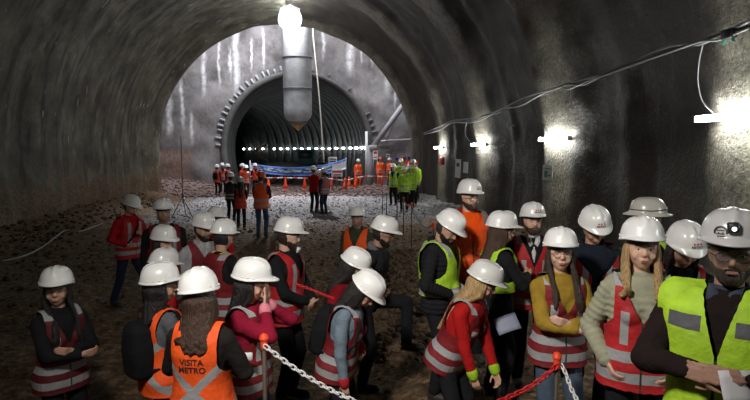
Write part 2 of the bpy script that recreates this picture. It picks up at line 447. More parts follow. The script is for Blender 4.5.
def person(p, lod=0):
    s, Mt, Mh = frames(p); root = p['root']; fem = p.get('f', False); b = p.get('b', 1.0)
    yawM = Matrix.Translation(root) @ Matrix.Rotation(R(p['yaw']), 4, 'Z'); inv = Mt.inverted()
    vb = (.0075, .014, .022)[lod]; vc = (.0095, .016, .026)[lod]
    T = TORSO_F if fem else TORSO_M
    sh = V3((.165 if fem else .19, .004, 1.395))
    # limbs
    def arm(k):
        spec = p.get('armL' if k > 0 else 'armR', p.get('arms', 'down'))
        if isinstance(spec, str): wp, pole = ARMS[spec]
        else: wp, pole = spec
        wp = V3((wp[0]*k, wp[1], wp[2])) if (isinstance(spec, str) or len(spec) == 2) else V3(wp)
        if spec == 'cross' and k < 0: wp += V3((0, -.045, -.035))
        S = Mt @ V3((sh.x*k, sh.y, sh.z)); W = Mt @ wp
        if spec == 'face': W = Mh @ V3((.052*k, -.125, -.135))
        pl = Mt.to_3x3() @ V3((pole[0]*k, pole[1], pole[2]))
        E, W = ik(S, W, .285*s, .25*s, pl); return S, E, W, spec
    arms = {k: arm(k) for k in (-1, 1)}
    legs = {}
    for k in (-1, 1):
        hp = V3((.092*k, .012, .90))*s
        fx, fy = p.get('footL' if k > 0 else 'footR', (.11*k, .0)); up = p.get('liftL' if k > 0 else 'liftR', 0)
        fw = yawM @ V3((fx*s, fy*s, 0)); zz = gz(fw.x, fw.y)-root.z+up if lod < 2 else 0
        an = V3((fx*s, fy*s, zz+.088*s)); K, an = ik(hp, an, .425*s, .41*s, V3((.1*k, -1, 0))); legs[k] = (hp, K, an)
    # ---- body: one continuous surface
    mb = MB()
    mb.loft([sec(hw*b, hd*b, z, yc, Mt) for z, hw, hd, yc in T])
    mb.cap_(Mt @ V3((0, .008, 1.43)), Mh @ V3((0, .028, -.045)), .058*s, .052*s, 14)
    add_head(mb, Mh)
    hdirs = {}
    for k in (-1, 1):
        S, E, W, spec = arms[k]
        mb.cap_(Mt @ V3((.04*k, .006, 1.42)), S, .05*s, .052*s*b); mb.cap_(S, E, .05*s*b, .037*s*b); mb.cap_(E, W, .039*s*b, .025*s)
        d = (W-E).normalized()
        nrm = Mt.to_3x3() @ V3((-k, .2, 0))
        if spec in ('front', 'belly', 'phone', 'waist'): nrm = Mt.to_3x3() @ V3((-k*.4, .9, .3)); d = (d+Mt.to_3x3() @ V3((-k*.5, -.1, .1))/s).normalized()
        if spec == 'face': d = (Mh.to_3x3() @ V3((-k*.12, .06, 1))).normalized(); nrm = Mh.to_3x3() @ V3((0, 1, -.1))
        if spec == 'cross': nrm = Mt.to_3x3() @ V3((0, 1, .2)); d = (d+Mt.to_3x3() @ V3((0, .25, .1))/s).normalized()
        hdirs[k] = (W, d, nrm)
        if lod < 2: hand(mb, W, d, nrm, s*(.95 if fem else 1.03), .15 if spec == 'face' else p.get('curl', .6), side=-k)
        else: mb.cap_(W, W+d*.14*s, .03*s, .02*s)
        hp, K, an = legs[k]
        mb.cap_(hp, K, .082*s*b, .052*s*b); mb.cap_(K, an, .052*s*b, .036*s)
        mb.cap_(an-V3((0, -.02, .03))*s, an+V3((0, -.16, -.055))*s, .036*s, .03*s, 10, 1)
    me = remesh(mb, vb, 2)
    nbase = len(me.polygons)
    body = link('person', me, skin(p.get('skin', 'm')))
    # eyes, brows and lips belong to the same mesh
    if lod < 2:
        e = MB()
        for k in (-1, 1):
            e.ell((k*.031, -.0735, .006), (.0135, .0095, .0062), Mh, 10, 6, 1)
            e.ell((k*.0305, -.0805, .006), (.0068, .0036, .0056), Mh, 8, 5, 2)
            e.cap_(Mh @ V3((k*.046, -.074, .0125)), Mh @ V3((k*.017, -.082, .012)), .0022*s, .0022*s, 6, m=2, hem=1)
            e.cap_(Mh @ V3((k*.050, -.078, .027)), Mh @ V3((k*.016, -.0955, .026)), .0028*s, .0038*s, 6, m=3, hem=1)
        e.cap_(Mh @ V3((-.016, -.0915, -.0575)), Mh @ V3((.016, -.0915, -.0575)), .0030*s, .0030*s, 6, .8, m=4, hem=2)
        e.cap_(Mh @ V3((-.012, -.0905, -.0650)), Mh @ V3((.012, -.0905, -.0650)), .0036*s, .0036*s, 6, .8, m=4, hem=2)
        for mm in (M('eye_white', (.42, .39, .37), .4), M('iris', (.03, .018, .012), .2), hairmat(p.get('brow', p.get('hair', 'dark')) if p.get('hair') != 'blond' else 'brown'),
                   M('lips_f' if fem else 'lips', (.34, .11, .10) if fem else (.32, .15, .11), .5)): me.materials.append(mm)
        add = e.mesh('e'); tmp = bpy.data.objects.new('e', add)
        import bmesh
        bm = bmesh.new(); bm.from_mesh(me); n0 = len(bm.faces)
        bm.from_mesh(add); bm.faces.ensure_lookup_table()
        for i in range(n0, len(bm.faces)): bm.faces[i].material_index = e.mi[i-n0]; bm.faces[i].smooth = True
        bm.to_mesh(me); bm.free(); bpy.data.objects.remove(tmp); bpy.data.meshes.remove(add)
    # ---- trousers and boots
    tb = MB()
    tb.loft([sec(hw*b+.016, hd*b+.016, z, yc, Matrix.Scale(s, 4)) for z, hw, hd, yc in T[:3]])
    for k in (-1, 1):
        hp, K, an = legs[k]
        tb.cap_(hp, K, .094*s*b, .068*s*b, 12); tb.cap_(K, an+V3((0, 0, .01)), .068*s*b, .058*s, 12)
    tm = remesh(tb, vc*1.15, 2, .014*s, .1)
    tr = link('trousers', tm, fabric(*p.get('pants', ('trouser_black', (.016, .016, .02)))), body)
    for k in (-1, 1):
        hp, K, an = legs[k]; bt = MB()
        bt.cap_(an+V3((0, .01, .05))*s, an+V3((0, .015, -.03))*s, .052*s, .05*s, 12)
        bt.cap_(an+V3((0, .02, -.045))*s, an+V3((0, -.15, -.052))*s, .044*s, .04*s, 12, 1.0)
        bt.box((-.047*s, -.205*s, -.088*s), (.047*s, .065*s, -.068*s), Matrix.Translation(an), 0, .02*s)
        bt.build('boot', M('boot_leather', (.035, .028, .022), .6, bump=.2), body)
    # ---- jacket or shirt with sleeves
    j = p.get('top', ('black', (.018, .018, .02))); puff = p.get('puff', False); ex = .02+(.012 if puff else 0)
    jb = MB()
    def grown(e, zlo, z0=0): return [sec(hw*b+e+(.006*math.sin((z)*math.pi*2/.045) if puff else 0), hd*b+e+.004+(.006*math.sin(z*math.pi*2/.045) if puff else 0), z, yc, Mt) for z, hw, hd, yc in dens(T, .011 if puff else .04) if z > zlo]
    jr = grown(ex, p.get('hem', .83)-.001); jb.loft(jr+[[v+Mt.to_3x3() @ V3((0, 0, .022)) for v in jr[-1]]])
    jb.loft([sec(hw*b*(1.0 if z < 1.46 else 1.05)+ex*.8, hd*b+ex*.8+.006, z+.022, yc, Mt) for z, hw, hd, yc in T[4:]])
    if fem:
        for k in (-1, 1): jb.ell((.062*k, -.085-ex, 1.27), (.062, .05, .06), Mt, 14, 9)
    else: jb.ell((0, -.075, 1.05), (.13*b, .075*b+ex, .14), Mt, 16, 9)
    for k in (-1, 1):
        S, E, W, spec = arms[k]
        jb.cap_(Mt @ V3((.03*k, .006, 1.425)), Mt @ V3((.13*k, .004, 1.415)), (.052+ex)*s, (.052+ex)*s, 12)
        if puff:
            for A, B, ra, rb in ((S, E, .066, .058), (E, W, .058, .042)):
                n = 7
                for i in range(n+1):
                    q = A.lerp(B, i/n); jb.ell((0, 0, 0), (1, 1, 1), Matrix.Translation(q) @ (B-A).to_track_quat('Z', 'Y').to_matrix().to_4x4() @ Matrix.Diagonal((s*(ra+(rb-ra)*i/n+.008), s*(ra+(rb-ra)*i/n+.008), .026*s, 1)), 14, 7)
                jb.cap_(A, B, ra*s*.97, rb*s*.97, 12)
        else:
            jb.cap_(S, E, (.05*b+ex)*s, (.036*b+ex)*s, 12); jb.cap_(E, W-(W-E).normalized()*.02*s, (.038*b+ex)*s, (.024+ex*.8)*s, 12)
    if p.get('collar', True): jb.cap_(Mt @ V3((0, .01, 1.44)), Mt @ V3((0, .012, 1.475)), .078*s, .070*s, 16, .95)
    jm = remesh(jb, vc, 2 if lod else 2, 0 if puff else .02*s, .09)
    set_tl(jm, inv)
    jc = p.get('topmat') or fabric(*j)
    jo = link('puffer_jacket' if puff else p.get('topname', 'jacket'), jm, jc, body)
    # ---- vest
    if p.get('vest'):
        vname, vcol, rules = p['vest']; e = ex+.022; vb_ = MB(); lo = p.get('vlo', .80)
        secs = [sec(hw*b+e+.006, hd*b+e+.01, z, yc, Mt) for z, hw, hd, yc in dens(T, .04) if z < 1.42]
        z0, hw0, hd0, yc0 = T[0]; secs.insert(0, sec(hw0*b+e+.014, hd0*b+e+.016, lo, yc0, Mt)); vb_.loft(secs)
        vb_.loft([sec(hw*b*1.05+e*.9+.008, hd*b+e*.9+.012, z+.026, yc, Mt) for z, hw, hd, yc in T[4:]])
        if fem:
            for k in (-1, 1): vb_.ell((.062*k, -.085-e, 1.27), (.066, .054, .066), Mt, 14, 9)
        else: vb_.ell((0, -.075, 1.05), (.14*b, .075*b+e+.004, .15), Mt, 16, 9)
        for k in (-1, 1): vb_.cap_(Mt @ V3((.03*k, .006, 1.425)), Mt @ V3((p.get('sw', .13)*k, .004, 1.415)), (.058+e)*s, (.058+e)*s, 12)
        vm = remesh(vb_, vc, 2, .016*s, .11)
        vw = p.get('vee', .10); aw = p.get('aw', .155 if fem else .178); op = p.get('open', 0)
        def kill(q):
            if q.z > 1.17 and abs(q.x) > aw+.05*max(0, 1.25-q.z)/.08: return True
            if q.y < 0 and q.z > 1.22 and abs(q.x) < vw*(q.z-1.22)/.24: return True
            if op and q.y < 0 and abs(q.x) < op: return True
            if q.z > 1.42 and q.x*q.x+(q.y-.01)**2 < .088**2: return True
            return q.z < lo+.012
        cut(vm, inv, kill); set_tl(vm, inv)
        vo = link('safety_vest', vm, vest_mat(vname+'_'+rules, vcol, RULES[rules], p.get('silver', SILVER), not op), body)
        if p.get('backtext'):
            bvh = BVHTree.FromPolygons([v.co.copy() for v in vm.vertices], [tuple(q.vertices) for q in vm.polygons])
            dr = (Mt.to_3x3() @ V3((0, -1, 0))).normalized()
            text_decal('vest_lettering', p['backtext'], .056, M('ink_vest', (.03, .015, .01), .8), vo, bvh, lambda u, v: Mt @ V3((-u+.0, .5, 1.27+v)), dr, .004, bold=.0012)
    # ---- hair
    hs_ = p.get('hs_style', 'long' if fem else 'short'); hb = MB()
    if hs_ != 'none':
        rings = []
        for jv in range(10):
            a = math.pi*(jv+.5)/10
            ring = []
            for i in range(20):
                q = V3((math.sin(a)*math.cos(2*math.pi*i/20), math.sin(a)*math.sin(2*math.pi*i/20), -math.cos(a)))
                h = head_pt(q)*1.07
                if h.y < 0: h.y *= .15
                if hs_ == 'short': h.z = max(h.z, -.07); h.x *= 1.0
                h.y += .008; ring.append(Mh @ h)
            rings.append(ring)
        hb.loft(rings)
        if hs_ in ('long', 'bob'):
            n = 26; z_end = p.get('hlen', 1.18) if hs_ == 'long' else None; fr = p.get('hfront', 1)
            for i in range(n):
                a = R(-112+224*i/(n-1)); sx, cy = math.sin(a), math.cos(a); jx = random.uniform(-.012, .012)
                P0 = Mh @ V3((.070*sx, .005+.085*cy, .055)); P1 = Mh @ V3((.085*sx, .012+.100*cy, -.01)); P2 = Mh @ V3((.088*sx+jx*.5, .008+.098*cy, -.075))
                if hs_ == 'bob':
                    P3 = Mh @ V3((.088*sx+jx, .0+.10*cy, -.125)); pts = [P0, P1, P2, P3]
                else:
                    front = cy < .15 and fr
                    if front: P3 = Mt @ V3((.095*sx+jx, -.135-.01*abs(jx), 1.40)); P4 = Mt @ V3((.11*sx+jx*1.5, -.185, z_end+.06+jx*3))
                    else: P3 = Mt @ V3((.100*sx+jx, .10+.05*cy, 1.40)); P4 = Mt @ V3((.075*sx+jx*2, .150+.02*cy, z_end+jx*5))
                    pts = [P0, P1, P2, P3, (P3+P4)/2+V3((jx, jx, 0)), P4]
                rr = [.016, .02, .02, .020, .019, .010][:len(pts)]
                if hs_ == 'bob': rr[-1] = .012
                for A_, B_, r0, r1 in zip(pts, pts[1:], rr, rr[1:]): hb.cap_(A_, B_, r0*s, r1*s, 7, hem=2)
        if hs_ == 'tail':
            pts = [Mh @ V3((0, .10, 0)), Mh @ V3((0, .14, -.05)), Mt @ V3((0, .15, 1.40)), Mt @ V3((.01, .16, 1.25))]
            for A_, B_, r in zip(pts, pts[1:], (.03, .028, .02)): hb.cap_(A_, B_, r*s, r*.8*s, 10)
        hm = remesh(hb, (.0075, .014, .022)[lod], 1, .006, .02)
        link('hair', hm, hairmat(p.get('hair', 'dark')), body)
    if p.get('beard'):
        bb = MB(); rings = []
        for z, wx, yf, yb in ((-.010, .0765, -.015, .0), (-.035, .0735, -.050, .0), (-.055, .0705, -.082, .0), (-.075, .065, -.0915, .0), (-.095, .054, -.095, -.02), (-.114, .040, -.088, -.04), (-.120-.02*(p['beard'] > 1), .02, -.080, -.06)):
            ring = []
            for i in range(18):
                a = math.pi*i/17; ring.append(Mh @ V3((wx*math.cos(a), yb+(yf-yb)*math.sin(a)**.7, z)))
            for i in range(18):
                a = math.pi*(17-i)/17; ring.append(Mh @ V3((wx*.86*math.cos(a), yb+.012+(yf*.80-yb)*math.sin(a)**.7, z)))
            rings.append(ring)
        bb.loft(rings[1:] if False else rings)
        bb.cap_(Mh @ V3((-.024, -.089, -.048)), Mh @ V3((.024, -.089, -.048)), .0065, .0065, 8)
        link('beard', remesh(bb, .0065 if lod == 0 else .012, 1, .004, .02), hairmat(p.get('hair', 'dark')), body)
        if lod < 2:
            lp = MB(); lp.cap_(Mh @ V3((-.017, -.098, -.062)), Mh @ V3((.017, -.098, -.062)), .0055, .0055, 8, .9); lp.build('lower_lip', M('lips_dark', (.22, .10, .08), .6), body)
    if p.get('glasses'):
        g = MB()
        for k in (-1, 1):
            n = 18; pts = [Mh @ V3((k*.033+.025*math.cos(2*math.pi*i/n)*abs(math.cos(2*math.pi*i/n))**-.25, -.098+.003*abs(math.cos(2*math.pi*i/n)), .002+.019*math.sin(2*math.pi*i/n))) for i in range(n)]
            g.tube(pts, .0021*s, 6, closed=True); g.tube([Mh @ V3((k*.058, -.096, .006)), Mh @ V3((k*.078, -.05, .008)), Mh @ V3((k*.083, .01, .004))], .002, 6)
        g.tube([Mh @ V3((-.009, -.099, .005)), Mh @ V3((0, -.103, .008)), Mh @ V3((.009, -.099, .005))], .0018, 6)
        go = g.build('glasses', M('black_plastic', (.02, .02, .02), .5), body)
        if p['glasses'] == 2:
            l = MB(); rows = []
            for z in (-.028, 0, .024): rows.append(l.ring([Mh @ V3((.080*math.sin(a), .0-.108*math.cos(a), z)) for a in [R(-75+150*i/20) for i in range(21)]]))
            for A_, B_ in zip(rows, rows[1:]):
                for i in range(20): l.face((A_[i], A_[i+1], B_[i+1], B_[i]))
            gm = NT('visor_glass'); gm.b.inputs['Transmission Weight'].default_value = .95; gm.b.inputs['Roughness'].default_value = .05; gm.b.inputs['IOR'].default_value = 1.1; gm.col((.9, .9, .9))
            l.build('safety_lens', gm.m, go)
    if p.get('shirt'):
        nm, colr = p['shirt']; c = MB()
        for k in (-1, 1):
            a = [Mt @ V3((.004*k, -.088-ex*.6, 1.44)), Mt @ V3((.036*k, -.104-ex*.6, 1.415)), Mt @ V3((.062*k, -.080-ex*.6, 1.46)), Mt @ V3((.062*k, -.045, 1.515)), Mt @ V3((.02*k, -.078, 1.49))]
            c.loft([a, [v+Mt.to_3x3() @ V3((0, -.012, .008)) for v in a]])
        ar = [(-.072, .02), (-.06, -.045), (0, -.072), (.06, -.045), (.072, .02), (.05, .07), (-.05, .07)]
        c.loft([[Mt @ V3((x, y+.01, z)) for x, y in ar] for z in (1.46, 1.515)], False)
        c.build('shirt_collar', fabric(nm, colr), body)
        if p.get('front', 1):
            f_ = MB(); f_.loft([[Mt @ V3((x, -.117-ex-y2-dy, z)) for x, y2 in ((-w, -.012), (0, .006), (w, -.012), (0, -.03))] for z, w, dy in ((1.27, .006, .010), (1.32, .018, .012), (1.37, .03, .005), (1.42, .035, -.018))])
            f_.build('shirt_front', fabric(nm, colr), body)
    if p.get('stand'):   # padded jacket collar standing around the neck
        nm, colr = p['stand']; c = MB(); rings = []
        for z, r_, yo in ((1.40, .098, 0), (1.44, .102, .002), (1.49, .100, .01), (1.53, .092, .02), (1.54, .080, .02), (1.49, .082, .014), (1.43, .082, .006)):
            rings.append([Mt @ V3((r_*math.sin(R(a))*1.08, yo+r_*math.cos(R(a))*1.05, z-.07*max(0, -math.cos(R(a)))*(1.0))) for a in range(-150, 151, 15)])
        ids = [c.ring(r) for r in rings]
        for A_, B_ in zip(ids, ids[1:]+ids[:1]):
            for i in range(len(A_)-1): c.face((A_[i], A_[i+1], B_[i+1], B_[i]))
        for cap in (0, -1): c.face([r[cap] for r in ids])
        c.build('collar', fabric(nm, colr), body)
    if p.get('hood'):
        nm, colr = p['hood']; c = MB(); c.cap_(Mt @ V3((-.08, .13, 1.42)), Mt @ V3((.08, .13, 1.42)), .055*s, .055*s, 12); c.cap_(Mt @ V3((-.03, .14, 1.36)), Mt @ V3((.03, .14, 1.36)), .055*s, .055*s, 12)
        link('hood', remesh(c, .012, 2, .01), fabric(nm, colr), body)
    if p.get('lanyard'):
        l = MB()
        for k in (-1, 1):
            l.tube([Mt @ V3((.07*k, .07, 1.50)), Mt @ V3((.088*k, .0, 1.515)), Mt @ V3((.07*k, -.13, 1.42)), Mt @ V3((.03*k, -.175, 1.25)), Mt @ V3((0, -.19, 1.12))], .0085*s, 6)
        nt = p['lanyard']; l.build('lanyard', M('lanyard_'+nt[0], nt[1], .6), body)
    if p.get('mask'):
        l = MB(); l.loft([[Mh @ V3((x, y, z)) for x, y in ((-.04, -.10), (0, -.135), (.04, -.10), (0, -.095))] for z in (-.135, -.10, -.085)]); l.build('lowered_mask', M('mask_white', (.8, .8, .8), .7), body)
    if p.get('gloves'):
        for k in (-1, 1):
            W, d, nrm = hdirs[k]; l = MB(); hand(l, W, d, nrm, s*1.05, p.get('curl', .6), -k, .004)
            link('glove', remesh(l, .007, 1), fabric('glove_grey', (.45, .45, .42)), body)
    if p.get('band'):   # stretch cuff in another colour
        nm, colr = p['band']
        for k in (-1, 1):
            S, E, W, spec = arms[k]; l = MB(); l.cap_(W-(W-E).normalized()*.03*s, W-(W-E).normalized()*.0, .05*s, .045*s, 12); l.build('cuff', fabric(nm, colr), body)
    if p.get('pack'):
        l = MB(); l.loft([sec(hw, hd, z, .20, Mt, 18, 4) for z, hw, hd in ((.97, .10, .06), (1.0, .14, .085), (1.2, .15, .095), (1.36, .13, .08), (1.41, .08, .05))])
        pk = link('backpack', remesh(l, .012, 2, .012), fabric('pack_black', (.012, .012, .014)), body)
        st = MB()
        for k in (-1, 1): st.tube([Mt @ V3((.10*k, .15, 1.40)), Mt @ V3((.115*k, .02, 1.515)), Mt @ V3((.125*k, -.15, 1.38)), Mt @ V3((.15*k, -.155, 1.2)), Mt @ V3((.19*k, -.03, 1.06)), Mt @ V3((.13*k, .15, 1.03))], .014, 6)
        st.build('strap', fabric('pack_black', (.012, .012, .014)), pk)
    if p.get('strap'):
        st = MB(); st.tube([Mt @ V3(q) for q in ((.10, .13, 1.46), (.115, 0, 1.53), (.06, -.165, 1.36), (-.06, -.19, 1.18), (-.17, -.12, 1.02), (-.19, .06, 1.0), (-.05, .16, 1.2), (.10, .13, 1.46))], .014, 6)
        so = st.build('bag_strap', fabric('pack_black', (.012, .012, .014)), body)
    if p.get('helmet', True): put_hat(body, Mh, p.get('hat', {}), lod)
    if lod < 2 and p.get('earrings'):
        pass
    body.location = root; body.rotation_euler.z = R(p['yaw'])
    tag(body, p['label'], 'person', p.get('group'))
    p['W'] = {k: yawM @ (hdirs[k][0]+hdirs[k][1]*.09*s) for k in (-1, 1)}; p['yawM'] = yawM; p['Mt'] = Mt; p['Mh'] = Mh
    return body
def dens(T, step):
    out = []
    for a, b_ in zip(T, T[1:]):
        n = max(1, int((b_[0]-a[0])/step))
        for i in range(n):
            t = i/n; out.append(tuple(a[k]*(1-t)+b_[k]*t for k in range(4)))
    out.append(T[-1]); return out
